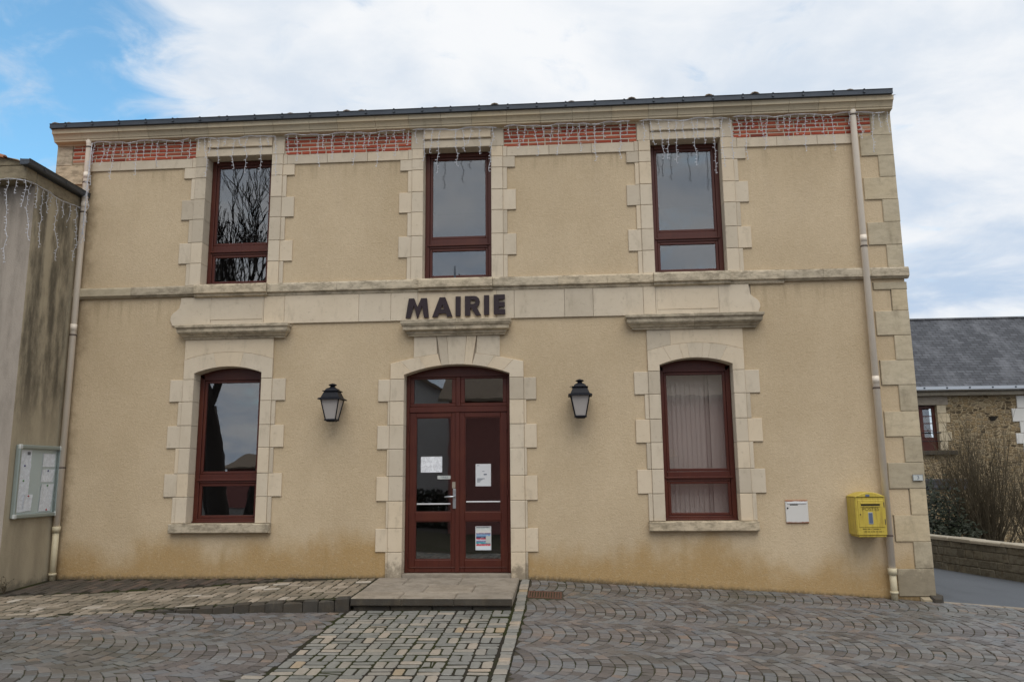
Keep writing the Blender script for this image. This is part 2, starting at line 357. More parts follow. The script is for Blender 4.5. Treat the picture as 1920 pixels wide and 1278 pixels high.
def m_poster():
    m, G = material('printed_poster'); P = G.pos(); x, y, z = G.xyz(P)
    f = G.math('DIVIDE', G.math('SUBTRACT', z, 0.318), 0.30)
    c = ramp(G, f, [(0, (0.66, 0.72, 0.78)), (0.17, (0.66, 0.72, 0.78)), (0.175, (0.6, 0.13, 0.14)), (0.25, (0.5, 0.06, 0.09)), (0.26, (0.05, 0.28, 0.36)), (0.34, (0.07, 0.32, 0.40)), (0.36, (0.17, 0.08, 0.24)), (0.42, (0.55, 0.6, 0.7)), (0.47, (0.50, 0.03, 0.05)), (0.53, (0.03, 0.04, 0.10)), (0.62, (0.22, 0.40, 0.62)), (0.70, (0.15, 0.10, 0.2)), (0.74, (0.70, 0.66, 0.62)), (0.92, (0.5, 0.56, 0.55)), (0.95, (0.03, 0.03, 0.05)), (1, (0.05, 0.05, 0.06))])
    n = G.noise(P, 40, 2, 0.5); c = G.mix(G.ss(n, 0.5, 0.65, 0, 0.4), c, (0.7, 0.7, 0.72))
    return finish(m, G, c, 0.35, spec=0.4)
def m_bed(name, col, col2):
    m, G = material(name); P = G.pos(); n = G.noise(P, 1.6, 5, 0.65); f = G.noise(P, 60, 4, 0.7)
    return finish(m, G, G.mix(G.ss(n, 0.4, 0.62), G.mix(f, tuple(k*0.6 for k in col), col), G.mix(f, tuple(k*0.55 for k in col2), col2)), 0.95, f, 0.6, 0.01, spec=0.1)
def m_ground():
    m, G = material('ground'); P = G.pos(); v = G.n('ShaderNodeTexVoronoi', ins={'Scale': 8.5}); G.t.links.new(P, v.inputs['Vector'])
    c = G.mix(G.noise(P, 0.5, 5, 0.6), (0.085, 0.078, 0.075), (0.13, 0.12, 0.115)); c = G.mix(G.ss(v.outputs['Distance'], 0.35, 0.6, 0, 0.7), c, (0.05, 0.048, 0.04))
    return finish(m, G, c, 0.9, spec=0.2)

M = dict(render=m_render(), stone=m_stone('cream_limestone', (0.55, 0.465, 0.35), (0.69, 0.60, 0.475), foot=0.65),
 quoin=m_stone('yellow_limestone', (0.46, 0.385, 0.26), (0.62, 0.54, 0.405), 0.6, 0.25, 0.5), cornice=m_stone('cornice_limestone', (0.48, 0.40, 0.28), (0.62, 0.54, 0.40), 0.45),
 ledge=m_stone('weathered_ledge_stone', (0.48, 0.405, 0.29), (0.60, 0.52, 0.40), 0.45, 0.7), step=m_stone('worn_step_stone', (0.24, 0.205, 0.165), (0.36, 0.315, 0.26), 0.65, 0.35),
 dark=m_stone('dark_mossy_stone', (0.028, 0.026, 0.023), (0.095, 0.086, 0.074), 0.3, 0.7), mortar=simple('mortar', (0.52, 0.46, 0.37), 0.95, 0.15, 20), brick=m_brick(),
 wood=m_wood(), glass=m_glass('window_glass'), clear=m_glass('board_glass', 1.45, (0.97, 0.98, 0.98)), zinc=simple('zinc', (0.075, 0.085, 0.10), 0.45, 0.25, 6, 0.05, 0.6),
 pipe=simple('beige_pipe_paint', (0.78, 0.69, 0.58), 0.5, 0.1, 5, 0.03), pipe2=simple('cream_cast_iron', (0.55, 0.48, 0.33), 0.55, 0.2, 9, 0.1), clamp=simple('rusty_clamp', (0.10, 0.075, 0.06), 0.7, 0.3, 30),
 black=simple('black_lantern_paint', (0.008, 0.009, 0.014), 0.5, 0.3, 20, 0.05, 0.0, 0.18), frost=simple('frosted_glass', (0.42, 0.39, 0.37), 0.35, 0.06, 8, 0.02), sign=simple('dark_plum_letters', (0.020, 0.009, 0.013), 0.5, 0.2, 10, 0.02),
 yellow=m_yellow(), letterbox=m_rusty_white(), slot=simple('dark_slot', (0.012, 0.010, 0.009), 0.7), steel=simple('brushed_steel', (0.50, 0.52, 0.55), 0.35, 0.08, 40, 0.02, 0.85), alu=simple('green_grey_aluminium', (0.28, 0.32, 0.30), 0.4, 0.08, 8, 0.02, 0.3),
 panel=simple('pale_green_panel', (0.50, 0.57, 0.57), 0.5, 0.05, 4, 0.01), paper=m_paper('printed_paper'), paper_b=m_paper('printed_notice', 95.0, 0.32, 'y', (0.86, 0.88, 0.95)), poster=m_poster(), plate=simple('enamel_plate', (0.50, 0.52, 0.50), 0.3, 0.04), ink=simple('blue_grey_ink', (0.13, 0.15, 0.19), 0.6), goldink=simple('dark_olive_ink', (0.16, 0.12, 0.02), 0.6), sticker=simple('blue_grey_sticker', (0.10, 0.13, 0.20), 0.4), whitep=simple('white_plastic', (0.62, 0.63, 0.65), 0.5, 0.06),
 redpin=simple('red_pin', (0.45, 0.02, 0.05), 0.4), greenpin=simple('green_pin', (0.04, 0.25, 0.05), 0.4), bluepin=simple('blue_pin', (0.02, 0.04, 0.2), 0.4),
 setts=m_setts('porphyry_setts', [(0, (0.088, 0.080, 0.077)), (0.3, (0.134, 0.116, 0.108)), (0.5, (0.155, 0.142, 0.138)), (0.68, (0.138, 0.141, 0.148)), (0.9, (0.19, 0.183, 0.176)), (0.98, (0.18, 0.143, 0.124)), (1, (0.22, 0.165, 0.13))], 0.5),
 weave=m_setts('sandstone_setts', [(0, (0.165, 0.163, 0.15)), (0.50, (0.225, 0.22, 0.20)), (0.72, (0.26, 0.24, 0.21)), (0.86, (0.32, 0.28, 0.23)), (0.97, (0.37, 0.31, 0.25)), (1, (0.34, 0.26, 0.17))], 0.65, 0.15),
 terr=m_setts('tan_setts', [(0, (0.14, 0.12, 0.09)), (0.4, (0.21, 0.175, 0.13)), (0.75, (0.27, 0.22, 0.165)), (0.93, (0.34, 0.285, 0.225)), (1, (0.45, 0.40, 0.34))], 0.75, 0.3, (0.06, 0.055, 0.035)),
 paver=m_setts('brown_pavers', [(0, (0.045, 0.038, 0.032)), (0.6, (0.075, 0.06, 0.05)), (1, (0.10, 0.07, 0.055))], 0.8, 0.2),
 bed=m_bed('mossy_joint', (0.038, 0.033, 0.026), (0.036, 0.040, 0.014)), bed2=m_bed('sandy_joint', (0.082, 0.070, 0.052), (0.052, 0.054, 0.026)), ground=m_ground(), asphalt=m_asphalt(), rust=simple('rusty_iron', (0.095, 0.045, 0.028), 0.85, 0.35, 40, 0.4),
 rubble=m_rubble(), slate=m_slate(), grey_wall=m_stained('grey_render', (0.34, 0.295, 0.25), (0.42, 0.365, 0.31), (0.10, 0.088, 0.072), 0.5), side_wall=m_stained('stained_render', (0.36, 0.305, 0.215), (0.46, 0.395, 0.285), (0.06, 0.052, 0.04), 0.82),
 eave=m_stone('stained_eave_render', (0.23, 0.19, 0.13), (0.34, 0.285, 0.19), 0.6, 0.6), tile=m_stone('terracotta_tile', (0.30, 0.12, 0.06), (0.42, 0.20, 0.11), 0.4, 0.3), tileg=m_stone('grey_lichen_tile', (0.20, 0.15, 0.11), (0.30, 0.24, 0.18), 0.5, 0.3),
 bulb=simple('white_cable', (0.60, 0.61, 0.66), 0.45, 0.06), room=simple('dim_room_plaster', (0.22, 0.20, 0.18), 0.9), blind=simple('pale_blind_pink_reflection', (0.66, 0.56, 0.54), 0.85, 0.05),  # blind: pink reflection of the house opposite is mixed into the fabric colour
 bark=simple('dark_bark', (0.045, 0.036, 0.030), 0.9, 0.35, 12, 0.5), twig=simple('olive_twig', (0.085, 0.067, 0.040), 0.85, 0.3, 12, 0.2), leaf=simple('dark_evergreen_leaf', (0.012, 0.018, 0.006), 0.6, 0.4, 9), pink=simple('pink_render', (0.36, 0.15, 0.13), 0.9, 0.1, 3), white=simple('white_render', (0.62, 0.61, 0.58), 0.9, 0.06, 3), wallstone=m_stone('mossy_wall_stone', (0.10, 0.092, 0.068), (0.27, 0.245, 0.19), 0.6, 0.8), cap=m_stone('wall_cap_stone', (0.36, 0.32, 0.25), (0.52, 0.47, 0.38), 0.4, 0.3))

# ------------------------------------------------------------------ ground levels
def lerp_table(tab, x):
    if x <= tab[0][0]: return tab[0][1]
    for (a, va), (b, vb) in zip(tab, tab[1:]):
        if x <= b: return va+(vb-va)*(x-a)/(b-a)
    return tab[-1][1]
ZW = [(-8, -0.03), (-2.6, -0.02), (-0.48, -0.028), (0.945, -0.107), (2.28, -0.160), (3.43, -0.220), (3.88, -0.25), (4.4, -0.292), (8, -0.51), (12, -0.70)]
ZB = [(-9, -0.08), (-5.85, -0.085), (-4.745, -0.08), (-4.355, -0.107), (-3.73, -0.151), (-3.33, -0.165), (-2.58, -0.205), (-0.5, -0.19), (1, -0.235), (4.4, -0.345), (8, -0.54), (12, -0.72)]
def gz(x, y):
    t = -y
    if t <= 0: return lerp_table(ZW, x)-0.03*min(-t, 0)*-1 if x < 4.3 else lerp_table(ZW, x)+0.018*t
    if t < 1.3:
        k = t/1.3; return lerp_table(ZW, x)*(1-k)+lerp_table(ZB, x)*k
    return lerp_table(ZB, x)-0.041*min(t-1.3, 3.7)-0.02*max(0, min(t-5, 10))
def zt(x, y): return -0.01+0.045*y+0.004*(x+2.5)
KERB = [(-2.46, -1.31), (-3.33, -1.535), (-4.355, -1.87), (-4.745, -2.0), (-5.44, -2.175), (-6.6, -2.42), (-8.0, -2.7)]
BACK = [(-2.46, -0.02), (-2.893, -0.10), (-3.8, -0.315), (-4.95, -0.75), (-5.69, -0.97), (-6.68, -1.15), (-8.0, -1.45)]
def on_line(tab, x): return lerp_table([(a, b) for a, b in tab[::-1]], x)
STEP = (-2.46, -0.655, -1.31)
def zone(x, y):
    if x < -2.46 and y > on_line(KERB, x)-0.02: return 'terrace'
    if STEP[0]-0.02 < x < STEP[1] and y > STEP[2]: return 'step'
    if -0.655 <= x < -0.52: return 'drain'
    lw = -2.47-max(0.0, (-y-3.70))*1.15
    if y < -1.31 and lw < x < -0.655: return 'weave'
    if y > -0.02 and x < 4.40: return 'wall'
    if y > 0.02-0.13*(x-4.4) and x >= 4.40: return 'road'
    if -0.53 < x < -0.11 and -0.80 < y < -0.50: return 'grate'
    return 'fan'

def coords(core0, core1, step, far):
    n = int((core1-core0)/step); return [-far, -far/4, -far/12]*1+[core0+i*step for i in range(n+1)]+[far/12, far/4, far]
gx = coords(-13, 13, 0.5, 420); gy = coords(-16, 16, 0.5, 420)
mb = MB(); nx = len(gx)
def far_z(x, y):
    xx = max(-13, min(12.9, x)); yy = max(-16, min(16, y)); z = gz(xx, yy)
    if y > 0 and -8 < x < 4.3: z = -0.35
    return z-0.09
for y in gy:
    for x in gx: mb.v.append((x, y, far_z(x, y)-(0.3 if (6.9 < x < 30 and y > 4) else 0)))
for j in range(len(gy)-1):
    for i in range(nx-1): mb.f.append((j*nx+i, j*nx+i+1, (j+1)*nx+i+1, (j+1)*nx+i)); mb.t.append(0.5); mb.m.append(0)
obj('ground', mb, M['ground'], kind='structure', recalc=False)

# square: joint bed that carries the setts
def sheet(x0, x1, y0, y1, st, zf, keep=lambda x, y: True):
    mb = MB(); nx_ = round((x1-x0)/st); ny_ = round((y1-y0)/st)
    for j in range(ny_+1):
        for i in range(nx_+1):
            x = x0+(x1-x0)*i/nx_; y = y0+(y1-y0)*j/ny_; mb.v.append((x, y, zf(x, y)))
    for j in range(ny_):
        for i in range(nx_):
            if keep(x0+(x1-x0)*(i+.5)/nx_, y0+(y1-y0)*(j+.5)/ny_):
                mb.f.append((j*(nx_+1)+i, j*(nx_+1)+i+1, (j+1)*(nx_+1)+i+1, (j+1)*(nx_+1)+i)); mb.t.append(0.5); mb.m.append(0)
    return mb
square = obj('town_square', sheet(-9.5, 9.5, -14, 0.2, 0.19, lambda x, y: gz(x, y)-0.004, lambda x, y: not (x > 4.5 and y > -0.13*(x-4.4)+0.1)), M['bed2'], kind='structure', recalc=False)
gm = lambda u, v, d: (u, v, gz(u, v)+d)
tm = lambda u, v, d: (u, v, zt(u, v)+d)

def screen_size(x, y):
    d = math.hypot(x, y+DIST); return 1.0/(d*d)
def inset_poly(p, k):
    cx = sum(a for a, b in p)/len(p); cy = sum(b for a, b in p)/len(p)
    out_ = []
    for a, b in p:
        L = math.hypot(a-cx, b-cy); s = max(0.2, 1-k*1.3/L); out_.append((cx+(a-cx)*s+rnd.uniform(-.004, .004), cy+(b-cy)*s+rnd.uniform(-.004, .004)))
    return out_
def gap_poly(q, hx=.0044, hy=.0085):
    cx = sum(u for u, v in q)/4; cy = sum(v for u, v in q)/4
    ex = max(.02, max(abs(u-cx) for u, v in q)); ey = max(.02, max(abs(v-cy) for u, v in q)); w = rnd.uniform(.7, 1.5)
    return [(cx+(u-cx)*(1-hx*w/ex)+rnd.uniform(-.004, .004), cy+(v-cy)*(1-hy*w/ey)+rnd.uniform(-.005, .005)) for u, v in q]
def in_view(x, y):
    d = Vector((x, y+DIST, gz(x, y)-EYE)); w = d.dot(fwd)
    if w < 0.5: return False
    return abs(d.dot(r2)/w*F_PX) < 965 and -645 < d.dot(u2)/w*F_PX < 645
def lay(pieces, name, stuffname, mat_, parent, mapf, top, ch=0.006):
    """the 300 pieces that show largest become parts of their own, the rest one joined part"""
    vis = sorted([p for p in pieces if in_view(*p[1])], key=lambda p: -screen_size(*p[1])*p[2])[:300]
    ids = {id(p) for p in vis}; rest = MB()
    for p in pieces:
        poly, c, a = p; t = T(); d = top+rnd.uniform(-.004, .004)
        if id(p) in ids:
            b = MB(); b.slab(poly, mapf, -0.03, d, ch, t, 0, 0.0025); obj(name, b, mat_, parent)
        else: rest.slab(poly, mapf, -0.03, d, ch, t, 0, 0.0025)
    if rest.v: obj(stuffname, rest, mat_, parent, kind='stuff')

# fan-laid porphyry setts: lanes along the facade, arcs bulging to the right
pieces = []
LW, RR, SP = 1.04, 0.72, 0.108
for j in range(-1, 7):
    yc = -0.22-LW*j; th = math.asin(LW/2/RR); n = 10; off = rnd.random()*SP
    for k in range(int(19/SP)):
        x0 = -9.3+off+k*SP; js = [rnd.uniform(-.03, .03) for _ in range(n+1)]; js[0] = js[-1] = 0
        for i in range(n):
            a0 = -th+2*th*i/n+js[i]; a1 = -th+2*th*(i+1)/n+js[i+1]
            def inner(a_, end):       # stone sides run square to the arc, so the rows break joint
                return a_ if end else math.asin(math.sin(a_)*(1-SP*math.cos(a_)/RR))
            b0, b1 = inner(a0, i == 0), inner(a1, i == n-1)
            q = [(x0+RR*math.cos(a0)-RR, yc+RR*math.sin(a0)), (x0+RR*math.cos(a1)-RR, yc+RR*math.sin(a1)), (x0-SP+RR*math.cos(b1)-RR, yc+RR*math.sin(b1)), (x0-SP+RR*math.cos(b0)-RR, yc+RR*math.sin(b0))]
            cx = sum(p[0] for p in q)/4; cy = sum(p[1] for p in q)/4
            if zone(cx, cy) != 'fan': continue
            def clip(p):
                u, v = p; zn = zone(u, v)
                if zn == 'wall': v = -0.022
                elif zn == 'drain': u = -0.518
                elif zn == 'weave': u = (-2.475-max(0.0, (-v-3.70))*1.15) if cx < -1.5 else u
                elif zn == 'terrace': v = on_line(KERB, u)-0.022
                elif zn == 'road': v = 0.018-0.13*(u-4.4)
                elif zn == 'grate': u, v = (min(max(u, -0.53), -0.11), v) if False else (u, -0.80 if cy < -0.65 else -0.50) if -0.5 < cx < -0.14 else ((-0.53 if cx < -0.3 else -0.11), v)
                return (u, v)
            q = [clip(p) for p in q]
            if any(zone(*p) == 'step' for p in q): continue
            ar = abs(sum(q[m][0]*q[(m+1) % 4][1]-q[(m+1) % 4][0]*q[m][1] for m in range(4)))/2
            if ar < 0.0022: continue
            pieces.append((gap_poly(q), (cx, cy), 1.0))
lay(pieces, 'sett', 'setts_beyond', M['setts'], square, gm, 0.003, .004)

# basket-weave strip in front of the step
strip = obj('paved_strip', sheet(-3.6, -0.52, -6.4, -1.29, 0.1, lambda x, y: gz(x, y)+0.004, lambda x, y: zone(x, y) in ('weave', 'drain')), M['bed'], kind='structure', recalc=False)
pieces = []; CS = 0.2005
def weave(i, j, x0, y0, cs, sink, fx=lambda u, v: (u, v)):
    gp = 0.0075; gy_ = 0.0185
    if (i+j) % 2: rs = [(x0, y0, x0+cs, y0+cs/2), (x0, y0+cs/2, x0+cs, y0+cs)]
    else: rs = [(x0, y0, x0+cs/2, y0+cs), (x0+cs/2, y0, x0+cs, y0+cs)]
    for a, b, c_, d_ in rs:
        q = [fx(a+gp, b+gy_), fx(c_-gp, b+gy_), fx(c_-gp, d_-gy_*.5), fx(a+gp, d_-gy_*.5)]
        q = [(u+rnd.uniform(-.005, .005), v+rnd.uniform(-.005, .005)) for u, v in q]
        # knock the corners off so that the stones read as hand-cut
        cc = []
        for k in range(4):
            p0, p1, p2 = Vector(q[k-1]), Vector(q[k]), Vector(q[(k+1) % 4]); r_ = rnd.uniform(.010, .018)
            cc += [tuple(p1+(p0-p1).normalized()*r_), tuple(p1+(p2-p1).normalized()*r_)]
        sink.append((cc, (sum(u for u, v in q)/4, sum(v for u, v in q)/4), 1.6))
for j in range(26):
    for i in range(-8, 9):
        x0 = -0.66-(9-i)*CS; y0 = -1.325-(j+1)*CS
        if zone(x0+CS/2, y0+CS/2) == 'weave': weave(i, j, x0, y0, CS, pieces)
lay(pieces, 'sett', 'setts_beyond', M['weave'], strip, gm, 0.009, .005)
pieces = []
y0 = -0.03
while y0 > -6.3:
    L = rnd.uniform(.095, .135); w0 = -0.640+rnd.uniform(-.006, .006)
    pieces.append(([(w0, y0-L+.009), (-0.525, y0-L+.009), (-0.525, y0), (w0, y0)], (-0.58, y0-L/2), 1.0)); y0 -= L
gutter_line = obj('drain_strip', sheet(-0.655, -0.515, -6.4, 0, 0.07, lambda x, y: gz(x, y)+0.002), M['bed'], kind='structure', recalc=False)
lay([(inset_poly(p, .004), c, a) for p, c, a in pieces], 'edging_stone', 'edging_stones_beyond', M['weave'], gutter_line, gm, 0.010)

# raised terrace on the left: tan basket weave, brown pavers along the wall, dark kerb stones
terr = obj('terrace', sheet(-8, -2.455, -2.8, 0.0, 0.08, lambda x, y: max(zt(x, y), gz(x, y)+0.002)-0.003, lambda x, y: y > on_line(KERB, x)+0.03), M['bed'], kind='structure', recalc=False)
pieces = []
def tfx(u, v):      # v 0..1.2 between back and kerb line
    b = on_line(BACK, u); k = on_line(KERB, u)+0.11; return (u, b+(k-b)*v/1.2)
for i in range(27):
    for j in range(6):
        x0 = -2.48-(i+1)*0.2; weave(i, j, x0, j*0.2, 0.2, pieces, tfx)
tmg = lambda u, v, d: (u, v, max(zt(u, v), gz(u, v)+0.002)+d)
lay(pieces, 'sett', 'setts_beyond', M['terr'], terr, tmg, 0.005, .005)
pieces = []
for j in range(14):
    for i in range(44):
        x0 = -6.84+i*0.1+0.0; y1 = -0.012-j*0.2-(0.1 if i % 2 else 0)
        q = [(x0+.004, y1-.196), (x0+.096, y1-.196), (x0+.096, y1), (x0+.004, y1)]
        if all(v > on_line(BACK, u)+0.0 and u > -6.83 and u < -2.6 and v < -0.005 for u, v in q): pieces.append((q, (x0+.05, y1-.1), .7))
lay([(inset_poly(p, .001), c, a) for p, c, a in pieces], 'paver', 'pavers_beyond', M['paver'], terr, tm, 0.004, 0.004)
x = -2.475
while x > -6.9:
    L = rnd.uniform(.15, .21); xa, xb = x, x-L+.008; ya, yb = on_line(KERB, xa), on_line(KERB, xb)
    b = MB(); b.slab([(xa, ya-.004), (xa, ya+.10), (xb, yb+.10), (xb, yb-.004+rnd.uniform(-.014, .010))], tmg, -0.26, 0.004+rnd.uniform(-.010, .008), rnd.uniform(.012, .022), T(), 0, .006)
    obj('kerb_stone', b, M['dark'] if x > -4.6 else M['terr'], terr); x -= L

# door step of worn slabs over a dark plinth course
stp = empty('door_step', (-1.56, -0.65, -0.2), 'worn pale stone step with dark front edge before the double door', 'step')
def sz(x, y): return -0.004+0.040*y
sm = lambda u, v, d: (u, v, sz(u, v)+d)
rows = [(-1.31, -0.97, [-2.46, -1.92, -1.30, -0.655]), (-0.965, -0.50, [-2.46, -1.72, -1.15, -0.655]), (-0.495, -0.015, [-2.46, -2.05, -1.38, -0.655])]
for ya, yb, xs in rows:
    for xa, xb in zip(xs, xs[1:]):
        b = MB(); b.slab([(xa+.002, ya), (xb-.002, ya), (xb-.002, yb), (xa+.002, yb)], sm, -0.085, 0.0+rnd.uniform(-.002, .002), 0.012, T(), 0, .002); obj('slab', b, M['step'], stp)
xs = [-2.44, -2.02, -1.55, -1.1, -0.675]
for xa, xb in zip(xs, xs[1:]):
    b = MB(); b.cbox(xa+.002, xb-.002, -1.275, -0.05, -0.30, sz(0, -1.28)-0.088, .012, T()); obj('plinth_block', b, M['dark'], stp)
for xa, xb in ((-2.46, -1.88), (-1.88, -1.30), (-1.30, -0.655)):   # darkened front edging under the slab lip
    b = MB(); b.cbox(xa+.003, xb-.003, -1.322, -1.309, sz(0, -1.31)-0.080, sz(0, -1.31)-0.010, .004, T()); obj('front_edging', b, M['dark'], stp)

# rusty drain grate
gr = empty('drain_grate', (-0.32, -0.65, gz(-0.32, -0.65)), 'rusty brown iron drain grate set in the dark setts beside the step', 'grate')
b = MB(); gzr = lambda u, v, d: (u, v, gz(u, v)+d)
for q in ([(-.52, -.79), (-.12, -.79), (-.12, -.765), (-.52, -.765)], [(-.52, -.535), (-.12, -.535), (-.12, -.51), (-.52, -.51)], [(-.52, -.765), (-.495, -.765), (-.495, -.535), (-.52, -.535)], [(-.145, -.765), (-.12, -.765), (-.12, -.535), (-.145, -.535)]): b.slab(q, gzr, -0.03, 0.004, .003)
obj('frame', b, M['rust'], gr)
for k in range(11):
    xa = -.488+k*.0315; b = MB(); b.slab([(xa, -.765), (xa+.02, -.765), (xa+.02, -.535), (xa, -.535)], gzr, -0.03, 0.002, .003); obj('bar', b, M['rust'], gr)

# side road, low wall, shrubs and the stone house behind
road = obj('road', sheet(4.40, 13, -0.9, 20, 0.3, lambda x, y: gz(x, min(y, 0))-0.012+0.002-(0.018*y if y > 0 else 0), lambda x, y: y > 0.05-0.13*(x-4.4)), M['asphalt'], kind='structure', recalc=False)
b = MB()
for k in range(12):
    xa = 4.45+k*.7; q = [(xa, -.13*(xa-4.4)+.0), (xa+.69, -.13*(xa+.69-4.4)+.0), (xa+.69, -.13*(xa+.69-4.4)+.09), (xa, -.13*(xa-4.4)+.09)]
    e = MB(); e.slab(q, gm, -0.1, 0.006, .008, T()); obj('edging_stone', e, M['step'], road)

# ------------------------------------------------------------------ town hall
hall = empty('town_hall', (-1.447, 0, 0), 'two storey cream rendered town hall with limestone surrounds and red brick frieze', 'building')
XL, XR = -7.277, 4.383
WX = (-4.565, -1.462, 1.661)            # axes of the three bays
stones = []                             # (poly, proud, back, material, chamfer, name)
def st(name, poly, d=0.022, back=-0.02, mat_='stone', ch=0.005, covered=None):
    stones.append((name, poly, d, back, mat_, ch)); cover.append(covered or poly)
cover = []; openings = []
def jamb_pair(cx, z0, z1, a_open, a_groove, a_out, back=-0.30):
    for s in (-1, 1):
        o, gv, e = cx+s*a_open, cx+s*a_groove, cx+s*a_out
        g2 = 0.0022
        st('jamb_stone', rect(min(o, gv), max(o, gv), z0+g2, z1-g2), 0.034, back, covered=rect(min(o, gv), max(o, gv), z0, z1))
        st('jamb_stone', rect(min(gv, e)+0.001, max(gv, e)-0.001, z0+g2, z1-g2), 0.020, -0.03, covered=rect(min(gv, e), max(gv, e), z0, z1))
# upper windows
for cx in WX:
    cuts = [3.885, 4.20, 4.50, 4.835, 5.13, 5.445, 5.605, 5.756]
    outs = [0.69, 0.81, 0.69, 0.81, 0.69, 0.80, 0.69]
    for z0, z1, e in zip(cuts, cuts[1:], outs): jamb_pair(cx, z0, z1, 0.472, 0.63, e)
    for s in (-1, 1):
        a, b_ = sorted((cx+s*0.472, cx+s*0.645)); st('pilaster_head', rect(a, b_, 5.758, 6.05), 0.030, -0.3)
    st('lintel', rect(cx-.470, cx+.470, 5.758, 5.876), 0.030, -0.30, 'stone', .006)
    st('lintel_panel', rect(cx-.470, cx+.470, 5.88, 6.05), 0.058, -0.02, 'stone', .008)
    openings.append((cx-.472, cx+.472, 3.885, 5.756))
# stone band under the brick frieze
ends = [XL+0.42]+[v for cx in WX for v in (cx-.69, cx+.69)]+[3.945]
for a, b_ in zip(ends[0::2], ends[1::2]):
    n = max(2, round((b_-a)/0.62)); w = (b_-a)/n
    for k in range(n): st('band_stone', rect(a+k*w+.0015, a+(k+1)*w-.0015, 5.606, 5.742), 0.022, -.02, covered=rect(a+k*w, a+(k+1)*w, 5.605, 5.745))
# lower windows
def arch(cx, a, zs, rise, n=12):
    Rr = (a*a+rise*rise)/(2*rise); zc = zs+rise-Rr
    return [(cx+Rr*math.sin(t), zc+Rr*math.cos(t)) for t in [math.asin(a/Rr)*(2*i/n-1) for i in range(n+1)]]
for cx in (WX[0]-.01, WX[2]+.0):
    cuts = [0.68, 1.02, 1.325, 1.66, 1.96, 2.28, 2.58]; outs = [0.672, 0.80, 0.672, 0.80, 0.672, 0.80]
    for z0, z1, e in zip(cuts, cuts[1:], outs): jamb_pair(cx, z0, z1, 0.466, 0.615, e)
    inn = arch(cx, .466, 2.662, .088, 12); exx = arch(cx, .617, 2.845, .10, 12)
    segs = [(0, 2), (2, 4), (4, 5), (5, 7), (7, 8), (8, 10), (10, 12)] if cx > 0 else [(0, 4), (4, 8), (8, 12)]
    for i0, i1 in segs:
        lo = inn[i0:i1+1]; hi = exx[i0:i1+1][::-1]; poly = lo+hi
        if i0 == 0: poly = [(cx-.615, 2.582), (cx-.466, 2.582)]+lo+hi
        if i1 == 12: poly = lo+[(cx+.466, 2.582), (cx+.615, 2.582)]+hi
        st('voussoir', poly, 0.034, -0.30, 'stone', .004)
    cover.append(rect(cx-.617, cx+.617, 2.58, 3.13))
    k3 = [(0, 3), (3, 9), (9, 12)] if cx > 0 else [(0, 12)]
    for i0, i1 in k3:
        lo = [(u, v+.003) for u, v in exx[i0:i1+1]]
        st('head_panel', [lo[0]]+lo[1:-1]+[lo[-1]]+[(lo[-1][0], 3.135), (lo[0][0], 3.135)], 0.028, -.02, 'stone', .003)
    st('sill', rect(cx-.678, cx+.678, 0.56, 0.678), 0.085, -0.30, 'ledge', .01)
    openings.append((cx-.466, cx+.466, 0.68, 2.75))
# door surround
DX = -1.462
cuts = [-0.06, 0.31, 0.605, 0.95, 1.265, 1.615, 1.925, 2.24, 2.535]; outs = [0.918, 1.05, 0.918, 1.05, 0.918, 1.05, 0.918, 1.05]
for z0, z1, e in zip(cuts, cuts[1:], outs): jamb_pair(DX, z0, z1, 0.70, 0.885, e)
inn = arch(DX, .70, 2.592, .128, 14)
def dex(u): return 2.745+0.135*(1-min(1, abs(u-DX)/.885)**1.6)
exx = [(DX+.885*(2*i/14-1), dex(DX+.885*(2*i/14-1))) for i in range(15)]
for i0, i1 in [(0, 1), (1, 3), (3, 5), (5, 6), (6, 8), (8, 9), (9, 11), (11, 13), (13, 14)]:
    lo = inn[i0:i1+1]; hi = exx[i0:i1+1][::-1]
    if 5 <= i0 <= 8: hi = [(DX+(exx[i1][0]-DX)*1.07-.0015, 3.115), (DX+(exx[i0][0]-DX)*1.07+.0015, 3.115)]
    poly = lo+hi
    if i0 == 0: poly = [(DX-.885, 2.537), (DX-.70, 2.537)]+lo+hi
    if i1 == 14: poly = lo+[(DX+.70, 2.537), (DX+.885, 2.537)]+hi
    st('voussoir', poly, 0.034, -0.30, 'stone', .004)
for s in (-1, 1):
    us = [DX+s*.575, DX+s*.505, DX+s*.379, DX+s*.262]; us = us if s < 0 else us[::-1]
    top = [DX+s*.575, DX+s*.273]; top = top[::-1] if s < 0 else top
    st('head_panel', [(u, dex(u)+.003) for u in us]+[(top[0], 3.115), (top[1], 3.115)] if s < 0 else [(u, dex(u)+.003) for u in us]+[(top[0], 3.115), (top[1], 3.115)], 0.026, -.02, 'stone', .003)
cover += [rect(DX-.885, DX+.885, 2.535, 2.75), rect(DX-.575, DX+.575, 2.74, 3.12)]
openings.append((DX-.70, DX+.70, -0.06, 2.72))
st('threshold', rect(DX-.70, DX+.70, -0.05, 0.035), 0.012, -0.30, 'step', .006)
